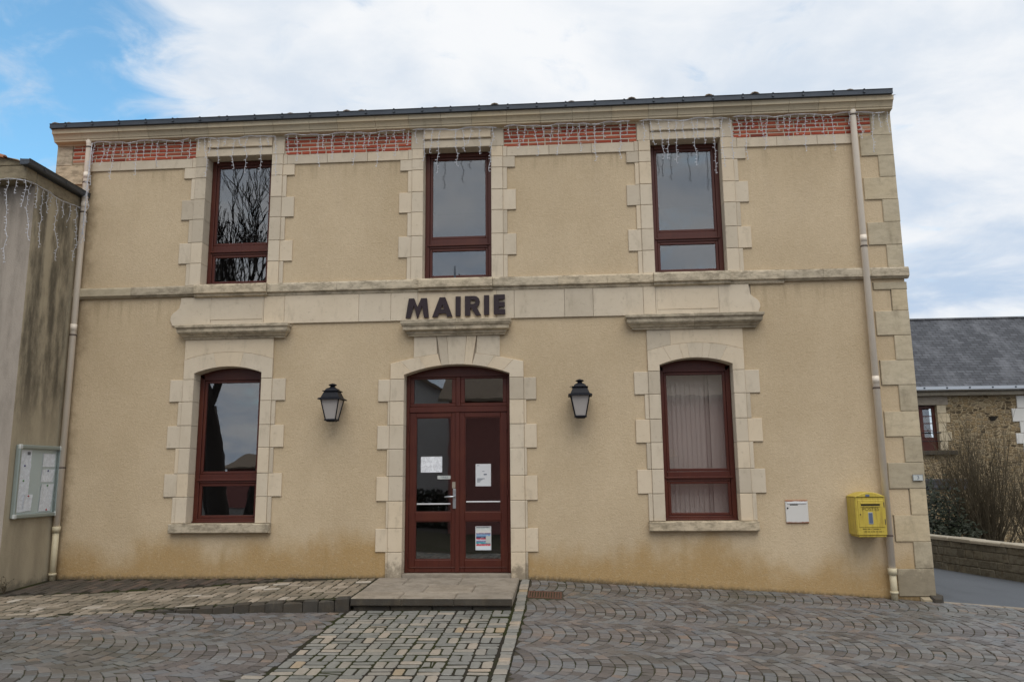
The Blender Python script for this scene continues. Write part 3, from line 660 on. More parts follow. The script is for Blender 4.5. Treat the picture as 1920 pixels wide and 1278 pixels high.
# quoins
zq = [-0.225, 0.10, 0.42, 0.74, 1.06, 1.38, 1.70, 2.02, 2.35, 2.67, 2.99, 3.31, 3.59, 3.69]
for k, (z0, z1) in enumerate(zip(zq, zq[1:])):
    xi = 3.972 if (k % 2 == 0) else 4.19
    if k == 12: xi = 3.972
    j = rnd.uniform(-.012, .012)
    st('quoin_stone', rect(xi+j, XR+.012+rnd.uniform(0, .008), z0+.0015, z1-.0015), 0.018, -0.35, 'quoin', .006, covered=rect(xi, XR, z0, z1))
zq = [3.885, 4.19, 4.50, 4.81, 5.12, 5.42, 5.71, 6.05]
for k, (z0, z1) in enumerate(zip(zq, zq[1:])):
    xi = 4.19 if (k % 2 == 0) else 3.972
    if k == 6: xi = 4.135
    st('quoin_stone', rect(xi, XR+.012+rnd.uniform(0, .006), z0+.0015, z1-.0015), 0.018, -0.35, 'quoin', .006, covered=rect(xi, XR, z0, z1))
    xi = XL+(.22 if k % 2 == 0 else .41)
    st('quoin_stone', rect(XL-.012, xi, z0+.0015, z1-.0015), 0.018, -0.35, 'ledge', .006, covered=rect(XL, xi, z0, z1))
st('base_stone', rect(4.21, 4.435, -0.42, -0.23), 0.05, -0.3, 'quoin', .03)
st('base_stone', rect(4.32, 4.47, -0.45, -0.21), 0.075, -0.3, 'dark', .04)
# frieze between the hoods
fr = [-4.12, -3.83, -2.80, -2.36, -1.99, -.93, -0.69, -.02, .36, 1.02, 1.18]
for a, b_ in zip(fr, fr[1:]): st('frieze_stone', rect(a+.0015, b_-.0015, 3.325, 3.715), 0.024, -.02, 'stone', .004)
for cx, s in ((WX[0], -1), (WX[2], 1)):
    mid = [(-.60, 3.325), (.44, 3.325), (.44, 3.715), (-.60, 3.715)] if s > 0 else None
    st('frieze_stone', rect(*( (cx-.295, cx+.443) if s < 0 else (1.1815, 2.0) ), 3.325, 3.715), 0.024, -.02, 'stone', .004)
    # scrolled outer end
    e = cx+s*.60
    prof = [(0.0, 3.715), (.13, 3.715), (.135, 3.64), (.15, 3.57), (.185, 3.535), (.235, 3.50), (.262, 3.455), (.268, 3.41), (.25, 3.365), (.235, 3.325), (0, 3.325)]
    x_in = (cx-.2965) if s < 0 else 2.0015
    pr = [((e+s*(u)) if u > 0 else x_in, v) for u, v in prof]
    st('frieze_scroll', pr, 0.024, -.02, 'stone', .003)
    st('sunk_panel', rect(cx-.30, cx+.43, 3.395, 3.655) if s < 0 else rect(1.20, 1.985, 3.395, 3.655), 0.030, -.0, 'stone', .003)
# string course with the upper sills
def moulding(name, xa, xb, prof, mat_, back=0.02):
    b = MB(); t = T()
    ringA = [(xa, -d, z) for d, z in prof]+[(xa, back, prof[-1][1]), (xa, back, prof[0][1])]
    b.rings([ringA, [(xb, y, z) for _, y, z in ringA]], t); return obj(name, b, M[mat_], hall)
js = [XL+.002, -6.0, -5.093, -4.07, -3.1, -2.42, -1.975, -0.975, -0.1, .55, 1.162, 2.16, 2.85, 3.35, 3.95, XR+.045]
for a, b_ in zip(js, js[1:]):
    sill = any(abs((a+b_)/2-c) < .1 for c in WX); ex = .028 if sill else 0
    moulding('sill' if sill else 'string_course_stone', a+.0015, b_-.0015, [(.026, 3.708), (.036+ex, 3.722), (.040+ex, 3.752), (.066+ex, 3.758), (.070+ex, 3.765), (.068+ex, 3.86), (.055+ex, 3.885)] if not (a < -5.2 or a > 2.5) else [(.036, 3.735), (.046, 3.752), (.062, 3.758), (.066, 3.765), (.064, 3.855), (.052, 3.88)], 'ledge' if a > -6.1 else 'quoin', back=.02 if not sill else .18)
cover += [rect(XL, XR, 3.74, 3.885), rect(-5.15, 2.42, 3.33, 3.75)]
# cornice stones with the moulded profile
n = 25; w = (XR-XL+.02)/n; e = [XL-.01+k*w+rnd.uniform(-.05, .05) for k in range(n+1)]; e[0] = XL-.008; e[-1] = XR+.012
for a, b_ in zip(e, e[1:]):
    moulding('cornice_stone', a+.002, b_-.002, [(0.0, 6.004), (.028, 6.004), (.030, 6.022), (.10, 6.034), (.112, 6.036), (.114, 6.062), (.124, 6.064), (.128, 6.078), (.138, 6.100), (.150, 6.118), (.158, 6.130), (.176, 6.132), (.178, 6.178), (.184, 6.184), (.184, 6.196)], 'cornice', back=.25)
# hoods over the ground-floor openings
for cx, h, nm in ((-4.505, .66, 'L'), (DX, .60, 'D'), (1.655, .76, 'R')):
    prof = [(.03, 3.128), (.05, 3.128), (.055, 3.15), (.078, 3.158), (.09, 3.175), (.128, 3.20), (.135, 3.21), (.14, 3.215), (.142, 3.255), (.165, 3.275), (.168, 3.305), (.10, 3.325), (.02, 3.33)]
    if nm == 'D': prof = [(.03, 3.105), (.06, 3.105), (.062, 3.12), (.085, 3.135), (.088, 3.16), (.125, 3.17), (.14, 3.178), (.142, 3.222), (.155, 3.23), (.175, 3.262), (.18, 3.30), (.10, 3.322), (.02, 3.33)]
    for half in (-1, 1):
        b = MB(); rr = []
        for d, z in prof:
            j = .0015
            x_in = cx+half*j; x_out = cx+half*(h+d*.75); q = [(x_in, -d, z), (x_out, -d, z), (x_out, .02, z), (x_in, .02, z)]
            rr.append(q)
        b.rings(rr, T()); obj('hood_stone', b, M['ledge'], hall)
for nm, poly, d, back, mt, ch in stones:
    b = MB(); b.slab(poly, fac, back, d+rnd.uniform(-.0015, .0015), ch, T(), 0, .0008); obj(nm, b, M[mt], hall)
# red brick frieze
bricks = []
secs = [(XL+.225, WX[0]-.648), (WX[0]+.648, WX[1]-.648), (WX[1]+.648, WX[2]-.648), (WX[2]+.648, 4.13)]
for a, b_ in secs:
    bed = MB(); bed.box(a, b_, -.001, .02, 5.745, 6.04); bf = obj('brick_panel', bed, M['mortar'], hall)
    for r in range(5):
        x = a+.004-(.115 if r % 2 else 0)+rnd.uniform(-.02, .02); z0 = 5.754+r*.0575
        while x < b_-.02:
            L = .215 if rnd.random() > .14 else .105; xa, xb = max(x, a+.004), min(x+L, b_-.004)
            if xb-xa > .03:
                b = MB(); b.slab(rect(xa, xb, z0+rnd.uniform(-.002, .002), z0+.039+rnd.uniform(-.002, .002)), fac, 0, .009+rnd.uniform(-.004, .003), .004, T(), 0, .001); obj('brick', b, M['brick'], bf)
            x += L+.014
cover += [rect(a, b_, 5.745, 6.05) for a, b_ in secs]
# rendered wall: every facade cell that no stone and no opening takes; mortar behind the stones
ux = sorted({round(v, 4) for p in cover for v, _ in p}|{round(v, 4) for o in openings for v in o[:2]}|{XL, XR}); uz = sorted({round(v, 4) for p in cover for _, v in p}|{round(v, 4) for o in openings for v in o[2:]}|{-0.5, 6.2})
boxes = [(min(u for u, v in p), max(u for u, v in p), min(v for u, v in p), max(v for u, v in p)) for p in cover if len(p) == 4]
mb = MB()
for z0, z1 in zip(uz, uz[1:]):
    if z1-z0 < 1e-4: continue
    run = None
    for x0, x1 in list(zip(ux, ux[1:]))+[(None, None)]:
        key = None
        if x0 is not None and XL <= x0 and x1 <= XR+1e-6:
            cx, cz = (x0+x1)/2, (z0+z1)/2
            if any(o[0] < cx < o[1] and o[2] < cz < o[3] for o in openings): key = None
            elif any(b_[0] <= cx <= b_[1] and b_[2] <= cz <= b_[3] for b_ in boxes): key = 1
            else: key = 0
        if run and key == run[0]: run[2] = x1; continue
        if run and run[0] is not None:
            y = 0.0 if run[0] == 0 else 0.012
            mb.add([(run[1], y, z0), (run[2], y, z0), (run[2], y, z1), (run[1], y, z1)], [(0, 1, 2, 3)], .5, run[0])
        run = [key, x0, x1] if x0 is not None else None
# gable ends and back
mb.add([(XR, 0, -.5), (XR, 8, -.5), (XR, 8, 6.2), (XR, 4, 7.55), (XR, 0, 6.2)], [(0, 1, 2, 3, 4)])
mb.add([(XL, 0, -.5), (XL, 0, 6.2), (XL, 4, 7.55), (XL, 8, 6.2), (XL, 8, -.5)], [(0, 1, 2, 3, 4)])
mb.add([(XL, 8, -.5), (XL, 8, 6.2), (XR, 8, 6.2), (XR, 8, -.5)], [(0, 1, 2, 3)])
obj('wall', mb, [M['render'], M['mortar']], hall, recalc=False)
# dim rooms behind the glass
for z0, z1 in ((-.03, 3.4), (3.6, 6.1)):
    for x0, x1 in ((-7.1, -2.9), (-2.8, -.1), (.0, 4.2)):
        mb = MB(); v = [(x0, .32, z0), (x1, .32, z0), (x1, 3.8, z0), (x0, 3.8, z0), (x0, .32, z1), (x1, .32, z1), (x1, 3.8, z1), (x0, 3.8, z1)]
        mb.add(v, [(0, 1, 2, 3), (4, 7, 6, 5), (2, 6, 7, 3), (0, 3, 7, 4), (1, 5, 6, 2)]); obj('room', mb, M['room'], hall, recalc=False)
# roof, cover tiles and gutter
mb = MB()
mb.add([(XL-.05, -.17, 6.20), (XR+.05, -.17, 6.20), (XR+.05, 4, 7.62), (XL-.05, 4, 7.62), (XL-.05, 8.2, 6.19), (XR+.05, 8.2, 6.19)], [(0, 1, 2, 3), (3, 2, 5, 4)])
roof = obj('roof', mb, M['tileg'], hall, recalc=False)
k = 0; x = XL+.02
while x < XR+.06:
    zt_ = 6.205+rnd.uniform(-.014, .012)+(.025 if rnd.random() < .25 else 0); r_ = .075; y0 = -.175+rnd.uniform(-.03, .02); sl_ = math.tan(R(18.6))
    rr = []
    for yy, rad in ((y0, r_), (y0+.45, r_*.85)):
        rr.append([(x+rad*math.cos(a), yy, zt_+(yy-y0)*sl_+rad*math.sin(a)) for a in [math.pi*i/6 for i in range(7)]]+[(x+(rad-.012)*math.cos(a), yy, zt_+(yy-y0)*sl_+(rad-.012)*math.sin(a)) for a in [math.pi*i/6 for i in range(6, -1, -1)]])
    b = MB(); b.rings(rr, T()); obj('roof_tile', b, M['tile'] if x > XR-.1 else M['tileg'], roof); x += .205+rnd.uniform(-.01, .01)
mb = MB()
prof = [(y+.085, z+.008) for y, z in [(-.235, 6.195), (-.245, 6.19), (-.30, 6.19), (-.306, 6.192), (-.310, 6.245), (-.320, 6.254), (-.312, 6.260), (-.300, 6.253), (-.296, 6.20), (-.29, 6.195), (-.25, 6.195), (-.23, 6.215)]]
mb.rings([[(xx, y, z) for y, z in prof] for xx in (XL-.015, -4.2, -1.0, 2.0, XR-.012)])
gut = obj('gutter', mb, M['zinc'], hall)
x = XL+.22
while x < XR-.05:
    b = MB(); b.cbox(x-.014, x+.014, -.240, -.226, 6.215, 6.243, .004); b.box(x-.010, x+.010, -.240, -.150, 6.266, 6.272); obj('bracket', b, M['zinc'], gut); x += .395
# downpipes
def pipe(x, zb, ztop, joints, castz, name='downpipe'):
    b = MB(); b.tube([(x, -.075, castz), (x, -.075, ztop-.05), (x, -.09, ztop)], .041, 12); p = obj(name, b, M['pipe'], hall, smooth=True)
    b = MB(); b.tube([(x, -.075, zb), (x, -.075, castz)], .040, 12); b.tube([(x, -.075, castz-.04), (x, -.075, castz+.035)], .052, 12); b.tube([(x, -.075, zb+.09), (x, -.075, zb+.12)], .049, 12); obj('shoe', b, M['pipe2'], p, smooth=True)
    for z in joints:
        b = MB(); b.tube([(x, -.075, z-.010), (x, -.075, z+.010)], .0465, 12); b.box(x-.012, x+.012, -.04, .0, z-.008, z+.008); obj('clamp', b, M['clamp'], p)
    for z in [j+.06 for j in joints[:-1]]:
        b = MB(); b.tube([(x, -.075, z), (x, -.075, z+.09)], .0435, 12); obj('pipe_collar', b, M['pipe'], p, smooth=True)
pipe(3.885, -.275, 6.05, [5.98, 4.16, 2.31, .50], .08)
pipe(-6.775, -.06, 6.05, [5.95, 5.42, 4.98, 3.22, 1.42], .62)
# branch joining the neighbour's gutter
# windows
def win(cx, a, z0, z1, zt0, zt1, archd=None, blind=False):
    Y0 = .155; b = MB(); fw = .062
    def bar(mb, x0, x1, za, zb, y0=Y0, y1=Y0+.07): mb.cbox(x0, x1, y0, y1, za, zb, .005)
    top = z1 if not archd else z1-archd
    bar(b, cx-a, cx-a+fw, z0, top); bar(b, cx+a-fw, cx+a, z0, top); bar(b, cx-a+fw, cx+a-fw, z0, z0+.055)
    bar(b, cx-a, cx+a, z0-.0, z0+.022, Y0-.03, Y0-.001)
    if archd:
        A = arch(cx, a, top, archd, 10); b.slab(A+[(cx+a, top-.02), (cx+a-fw, top-.075), (cx-a+fw, top-.075), (cx-a, top-.02)], lambda u, v, d: (u, -d, v), -Y0-.07, -Y0, .004)
        zt_in = top-.075
    else: bar(b, cx-a+fw, cx+a-fw, z1-fw, z1); zt_in = z1-fw
    f = obj('window', b, M['wood'], hall)
    xa, xb = cx-a+fw+.002, cx+a-fw-.002
    b = MB(); bar(b, xa, xb, zt0, zt1, Y0+.004, Y0+.066); bar(b, xa-.03, xb+.03, zt0+.03, zt0+.055, Y0-.016, Y0+.003); obj('transom', b, M['wood'], f)
    for za, zb in ((z0+.057, zt0-.002), (zt1+.002, zt_in-.002)):
        s_ = .036; b = MB()
        bar(b, xa, xa+s_, za, zb, Y0+.014, Y0+.06); bar(b, xb-s_, xb, za, zb, Y0+.014, Y0+.06); bar(b, xa+s_, xb-s_, za, za+s_, Y0+.014, Y0+.06); bar(b, xa+s_, xb-s_, zb-s_, zb, Y0+.014, Y0+.06)
        obj('sash', b, M['wood'], f)
        b = MB(); b.box(xa+s_-.004, xb-s_+.004, Y0+.034, Y0+.040, za+s_-.004, zb-s_+.004); obj('pane', b, M['glass'], f)
    if blind:
        n = 13; w_ = (xb-xa)/n
        for k in range(n):
            c_ = xa+(k+.5)*w_; th = R(9+rnd.uniform(-4, 4)) if k != 9 else R(38); L = w_*.60
            v = [(c_-L*math.cos(th), .36-L*math.sin(th), 1.00), (c_+L*math.cos(th), .36+L*math.sin(th), 1.00)]
            b = MB(); b.add([(x, y, z) for z in (.72, 2.60) for x, y, _ in v]+[(x, y+.001, z) for z in (.72, 2.60) for x, y, _ in v], [(0, 1, 3, 2), (4, 6, 7, 5), (0, 2, 6, 4), (1, 5, 7, 3), (0, 4, 5, 1), (2, 3, 7, 6)]); obj('blind_slat', b, M['blind'], f)
    return f
for cx in WX: win(cx, .470, 3.89, 5.754, 4.365, 4.50)
win(WX[0]-.01, .464, .682, 2.748, 1.195, 1.315, .087)
win(WX[2], .464, .682, 2.748, 1.175, 1.295, .087, True)
b = MB(); b.tube([(-1.49, -.02, 3.885), (-1.49, -.02, 4.06)], [.016, .010], 8); obj('flag_socket', b, M['zinc'], hall)
# double door with transom lights
Y0 = .135
def bar(mb, x0, x1, za, zb, y0=Y0, y1=Y0+.06, c=.005): mb.cbox(x0, x1, y0, y1, za, zb, c)
b = MB(); a = .698
bar(b, DX-a, DX-a+.045, .036, 2.58); bar(b, DX+a-.045, DX+a, .036, 2.58); bar(b, DX-a+.045, DX+a-.045, 2.10, 2.175, Y0-.008)
A = arch(DX, a, 2.592, .126, 12); b.slab(A+[(DX+a, 2.575), (DX-a, 2.575)], fac, -Y0-.06, -Y0, .004)
df = obj('door_frame', b, M['wood'], hall)
b = MB(); bar(b, DX-.03, DX+.03, 2.177, 2.573, Y0-.002); obj('mullion', b, M['wood'], df)
for s in (-1, 1):
    xa, xb = sorted((DX+s*.031, DX+s*(a-.046))); b = MB()
    for q in ((xa, xb, 2.177, 2.222), (xa, xb, 2.548, 2.573), (xa, xa+.055, 2.222, 2.548), (xb-.055, xb, 2.222, 2.548)): bar(b, *q, Y0+.01, Y0+.055)
    obj('transom_sash', b, M['wood'], df)
    b = MB(); b.box(xa+.05, xb-.05, Y0+.03, Y0+.036, 2.217, 2.553); obj('pane', b, M['glass'], df)
for s in (-1, 1):
    xa, xb = sorted((DX+s*.002, DX+s*(a-.047))); b = MB(); zl = .04
    st_in = .085; st_out = .085
    bar(b, xa, xa+st_in, zl, 2.098, Y0+.004); bar(b, xb-st_out, xb, zl, 2.098, Y0+.004)
    for q in ((zl, .20), (.69, .80), (2.035, 2.098)): bar(b, xa+st_in, xb-st_out, *q, Y0+.004)
    bar(b, xa+.01, xb-.01, .10, .112, Y0-.006, Y0+.003)
    if s < 0: bar(b, xb-.035, xb+.022, zl+.001, 2.097, Y0-.012, Y0+.003)
    lf = obj('door_leaf', b, M['wood'], hall)
    for za, zb in ((.20, .69), (.80, 2.035)):
        b = MB(); b.box(xa+st_in-.003, xb-st_out+.003, Y0+.03, Y0+.037, za-.003, zb+.003); obj('pane', b, M['glass'], lf)
        b = MB()
        for q in ((xa+st_in, xb-st_out, za, za+.012), (xa+st_in, xb-st_out, zb-.012, zb), (xa+st_in, xa+st_in+.012, za+.012, zb-.012), (xb-st_out-.012, xb-st_out, za+.012, zb-.012)): b.box(q[0], q[1], Y0+.012, Y0+.029, q[2], q[3])
        obj('glazing_bead', b, M['wood'], lf)
    b = MB(); zb_ = .905 if s < 0 else .93; b.tube([(xa+st_in+.02, Y0+.022, zb_), (xb-st_out-.004, Y0+.022, zb_)], .0095, 8); obj('push_bar', b, M['whitep'], lf)
    if s < 0:
        b = MB(); hx = DX-.045; b.cbox(hx-.022, hx+.022, Y0-.016, Y0+.003, .845, 1.10, .006); h = obj('handle_plate', b, M['steel'], lf)
        b = MB(); b.tube([(hx, Y0-.016, 1.0), (hx, Y0-.055, 1.0), (hx-.02, Y0-.062, 1.0), (hx-.125, Y0-.062, .997)], [.011, .011, .012, .010], 8); obj('lever', b, M['steel'], h, smooth=True)
        b = MB(); b.cbox(hx-.032, hx+.018, Y0-.012, Y0-.0125+.004, 1.105, 1.19, .002); obj('lock_escutcheon', b, M['step'], lf)
    for z in (.25, 1.05, 1.9):
        b = MB(); xh = DX+s*(a-.046); b.tube([(xh, Y0-.006, z-.04), (xh, Y0-.006, z+.04)], .009, 8); obj('hinge', b, M['wood'], lf)

# ------------------------------------------------------------------ lettering over the door
sg = empty('building_sign', (-1.47, -.05, 3.36), 'dark plum capital letters MAIRIE standing on the hood above the door', 'sign')
def zx(p): return -2.148+(p-180)/8/139.0
ZB0, ZH = 3.352, .268
def letter(polys, x0, x1, zoff):
    b = MB()
    for poly in polys: b.slab([(zx(x0)+(zx(x1)-zx(x0))*u, ZB0+zoff+ZH*v) for u, v in poly], fac, .036, .062, .0006)
    obj('letter', b, M['sign'], sg)
letter([[(0, 0), (.21, 0), (.355, .65), (.27, 1), (.13, 1)], [(.355, .65), (.27, 1), (.36, 1), (.51, .55), (.51, 0), (.49, 0)], [(.51, .55), (.51, 0), (.54, 0), (.70, .62), (.79, 1), (.66, 1)], [(.79, 0), (1, 0), (.91, 1), (.79, 1), (.70, .62)]], 180, 530, 0)
letter([[(0, 0), (.27, 0), (.332, .17), (.41, .39), (.5, .64), (.5, 1), (.36, 1)], [(.73, 0), (1, 0), (.64, 1), (.5, 1), (.5, .64), (.59, .39), (.668, .17)], [(.332, .17), (.668, .17), (.59, .39), (.41, .39)]], 580, 885, .006)
letter([rect(0, 1, 0, 1)], 930, 1005, .012)
bowl = [(.30, .42)]+[(.55+.36*math.cos(t), .71+.29*math.sin(t)) for t in [R(-85+i*17) for i in range(11)]]+[(.30, 1)]
hole = [(.36+.20*math.cos(t)*.9, .70+.11*math.sin(t)) for t in [R(-90+i*18) for i in range(11)]]
ring_ = MB()
letter([rect(0, .33, 0, 1), [(.33, .80), (.55, .80), (.62, .78), (.86, .86), (.72, .97), (.55, 1), (.33, 1)], [(.62, .78), (.66, .71), (.91, .71), (.86, .86)], [(.66, .71), (.62, .63), (.86, .54), (.91, .71)], [(.33, .60), (.55, .60), (.62, .63), (.86, .54), (.72, .45), (.55, .40), (.33, .40)], [(.38, .40), (.55, .40), (.70, .444), (1.0, 0), (.66, 0)]], 1070, 1315, .014)
letter([rect(0, 1, 0, 1)], 1355, 1432, .020)
letter([rect(0, .45, 0, 1), rect(.45, 1, 0, .25), rect(.45, .97, .38, .62), rect(.45, .98, .76, 1)], 1500, 1670, .024)

# ------------------------------------------------------------------ wall lanterns
def sq(cx, cy, h, z): return [(cx-h, cy-h, z), (cx+h, cy-h, z), (cx+h, cy+h, z), (cx-h, cy+h, z)]
def lantern(x, label):
    y = -.20; e = empty('wall_lantern', (x, -.02, 1.98), label, 'lantern', 'black lanterns on the facade')
    b = MB(); b.rings([sq(x, y, .152, 2.256), sq(x, y, .150, 2.270), sq(x, y, .120, 2.285), sq(x, y, .092, 2.350), sq(x, y, .088, 2.362), sq(x, y, .104, 2.364), sq(x, y, .104, 2.374), sq(x, y, .082, 2.376), sq(x, y, .066, 2.402), sq(x, y, .035, 2.418), sq(x, y, .028, 2.430)]); obj('hood', b, M['black'], e)
    b = MB(); b.lathe([(.024, 2.428), (.030, 2.436), (.052, 2.447), (.056, 2.452), (.040, 2.463), (.018, 2.470), (.004, 2.474)], x, y); obj('finial', b, M['black'], e, smooth=True)
    t, u, z0, z1 = .118, .066, 2.0, 2.256
    for sx, sy in ((-1, -1), (1, -1), (1, 1), (-1, 1)):
        b = MB(); b.tube([(x+sx*u, y+sy*u, z0), (x+sx*t, y+sy*t, z1)], .0075, 4); obj('corner_bar', b, M['black'], e)
    b = MB(); b.rings([sq(x, y, .078, 1.986), sq(x, y, .078, 2.006), sq(x, y, .066, 2.007)]); b.rings([sq(x, y, .05, 1.974), sq(x, y, .066, 1.987)]); obj('base', b, M['black'], e)
    for dx_, dy_ in ((0, -1), (1, 0), (0, 1), (-1, 0)):
        tx, ty = (1, 0) if dx_ == 0 else (0, 1); b = MB()
        f_ = lambda h, s, z, o: (x+dx_*(h-.004-o)+tx*s*(h-.006), y+dy_*(h-.004-o)+ty*s*(h-.006), z)
        b.rings([[f_(u, -1, z0+.006, 0), f_(u, 1, z0+.006, 0), f_(u, 1, z0+.006, .003), f_(u, -1, z0+.006, .003)], [f_(t, -1, z1, 0), f_(t, 1, z1, 0), f_(t, 1, z1, .003), f_(t, -1, z1, .003)]]); obj('pane', b, M['frost'], e)
    b = MB(); b.tube([(x, y+.06, 2.39), (x, -.06, 2.40), (x, .0, 2.34)], .011, 8); b.cbox(x-.03, x+.03, -.012, .002, 2.22, 2.42, .004); obj('wall_bracket', b, M['black'], e)
    b = MB(); b.tube([(x-.13, y-.02, 2.375), (x-.075, y-.02, 2.378), (x-.07, y-.02, 2.386)], .005, 6); obj('latch', b, M['black'], e)
lantern(-3.072, 'black lantern with frosted panes on the wall between door and dark window')
lantern(0.155, 'black lantern with frosted panes on the wall between door and window with blinds')

# ------------------------------------------------------------------ letterboxes and number plate
pb = empty('post_box', (3.61, -.15, .50), 'faded yellow metal post box lettered POSTES beside the right downpipe', 'post box')
x0, x1, yf, z0, z1 = 3.43, 3.785, -.30, .515, .985
b = MB(); b.cbox(x0, x1, yf, -.002, z0, z1, .012)
topc = [(x0+(x1-x0)*i/10, z1-.012+.055*(1-(2*i/10-1)**2)) for i in range(11)]
b.slab(topc+[(x1, z1-.02), (x0, z1-.02)], fac, .002, .306, .008); obj('body', b, M['yellow'], pb)
b = MB(); b.cbox(x0+.02, x1-.012, -.29, -.02, z0-.018, z0+.002, .006); obj('bottom_plate', b, M['yellow'], pb)
b = MB(); b.slab(rect(x0+.03, x1-.022, .615, .935), fac, .299, .306, .004); dr = obj('door', b, M['yellow'], pb)
b = MB(); b.cbox(x0+.062, x1-.065, -.318, -.304, .888, .905, .004); b.cbox(x0+.062, x1-.065, -.316, -.304, .858, .866, .003); obj('slot_lip', b, M['yellow'], dr)
b = MB(); b.box(x0+.066, x1-.069, -.309, -.304, .866, .888); obj('slot', b, M['slot'], dr)
b = MB(); b.cbox(x0+.142, x0+.196, -.310, -.304, .652, .79, .002); cardh = obj('card_holder', b, M['steel'], dr)
b = MB(); b.box(x0+.148, x0+.190, -.3112, -.3095, .66, .782); obj('card', b, M['sticker'], cardh)
b = MB(); b.tube([(x0+.052, -.303, .765), (x0+.052, -.309, .765)], .007, 8); obj('lock', b, M['slot'], dr)
for z in (.68, .88):
    b = MB(); b.tube([(x1-.018, -.303, z-.03), (x1-.018, -.303, z+.03)], .006, 6); obj('hinge', b, M['clamp'], dr)
b = MB(); b.slab([(x0+.15+.028*math.cos(R(t)), 1.0-.012+.014*math.sin(R(t))) for t in range(0, 360, 30)], fac, .304, .310, .002); obj('emblem', b, M['sticker'], pb)
obj('lettering', text_mesh('POSTES', .056, lambda u, v: (x0+.175+u*1.05, -.3085, .827+v)), M['goldink'], dr, recalc=False)
for zz, nn in ((.590, 7), (.560, 8)):       # two worn lines of raised print, no longer legible
    b = MB(); xx = x0+.07
    for k in range(nn*3):
        w_ = rnd.uniform(.004, .010)
        if rnd.random() < .8: b.box(xx, xx+w_, -.3035, -.3015, zz, zz+.010)
        xx += w_+.003
        if xx > x1-.05: break
    obj('worn_print', b, M['goldink'], pb)
lb = empty('letter_box', (2.817, 0, .65), 'small white letter box with rusty edges set flush in the wall', 'letter box')
b = MB(); b.cbox(2.68, 2.955, -.022, .01, .65, .93, .005); obj('body', b, M['letterbox'], lb)
b = MB(); b.cbox(2.702, 2.935, -.030, -.0215, .886, .905, .003); obj('flap', b, M['whitep'], lb)
b = MB(); b.box(2.735, 2.83, -.0235, -.0215, .868, .879); obj('slot', b, M['slot'], lb)
b = MB(); b.tube([(2.703, -.0215, .835), (2.703, -.028, .835)], .010, 10); obj('lock', b, M['slot'], lb)
np_ = empty('number_plate', (4.307, -.03, 1.15), 'small pale enamel house number plate on the corner quoin', 'number plate')
b = MB(); b.slab(rect(4.243, 4.365, 1.156, 1.232), fac, .028, .042, .003); obj('plate', b, M['plate'], np_)
b = MB()
for q in (rect(4.243, 4.365, 1.156, 1.161), rect(4.243, 4.365, 1.227, 1.232), rect(4.243, 4.248, 1.161, 1.227), rect(4.360, 4.365, 1.161, 1.227)): b.slab(q, fac, .041, .044, .001)
obj('border', b, M['ink'], np_)
obj('numeral', text_mesh('3', .062, lambda u, v: (4.304+u*1.1, -.0432, 1.194+v)), M['ink'], np_, recalc=False)

# ------------------------------------------------------------------ notices on the door
def notice(xa, xb, za, zb, mat_, label, name='paper_notice', cat='notice'):
    b = MB(); n = 5
    v = []
    for y in (Y0+.0265, Y0+.0255):
        for j in range(2):
            for i in range(n+1): v.append((xa+(xb-xa)*i/n, y-.0006*math.sin(i*1.3), (za, zb)[j]))
    m_ = 2*(n+1); F_ = []
    for i in range(n):
        F_ += [(i, i+1, n+2+i, n+1+i), (m_+i, m_+n+1+i, m_+n+2+i, m_+i+1), (i, m_+i, m_+i+1, i+1), (n+1+i, n+2+i, m_+n+2+i, m_+n+1+i)]
    F_ += [(0, n+1, m_+n+1, m_), (n, m_+n, m_+2*n+1, 2*n+1)]
    b.add(v, F_); return obj(name, b, mat_, None, label, cat)
notice(-1.962, -1.677, 1.314, 1.520, M['paper'], 'wide white printed sheet stuck inside the left door pane')
nt_ = notice(-1.738, -1.556, 1.225, 1.270, M['plate'], 'small pale strip with lettering above the door handle')
obj('lettering', text_mesh('TIREZ', .032, lambda u, v: (-1.647+u*1.3, Y0+.0238, 1.2485+v)), M['ink'], nt_, recalc=False)
pn = notice(-1.232, -1.030, 1.130, 1.418, M['whitep'], 'upright white letter sheet stuck inside the right door pane')
b = MB()
for zz, w_ in ((1.395, .03), (1.225, .10), (1.212, .07), (1.198, .05), (1.184, .04)): b.box(-1.212, -1.212+w_, Y0+.0232, Y0+.0242, zz, zz+.006)
b.box(-1.125, -1.085, Y0+.0232, Y0+.0242, 1.275, 1.290); b.box(-1.145, -1.115, Y0+.0232, Y0+.0242, 1.32, 1.325); obj('print', b, M['ink'], pn)
po = notice(-1.235, -1.030, .318, .618, M['poster'], 'colourful striped poster with white border in the lower right door pane', 'poster', 'poster')
b = MB(); b.box(-1.100, -1.036, Y0+.0228, Y0+.0240, .405, .495); obj('inset_panel', b, M['plate'], po)
b = MB()
for q in ((-1.235, -1.226, .318, .618), (-1.039, -1.030, .318, .618), (-1.226, -1.039, .609, .618)): b.box(q[0], q[1], Y0+.0230, Y0+.0242, q[2], q[3])
obj('border', b, M['whitep'], po)

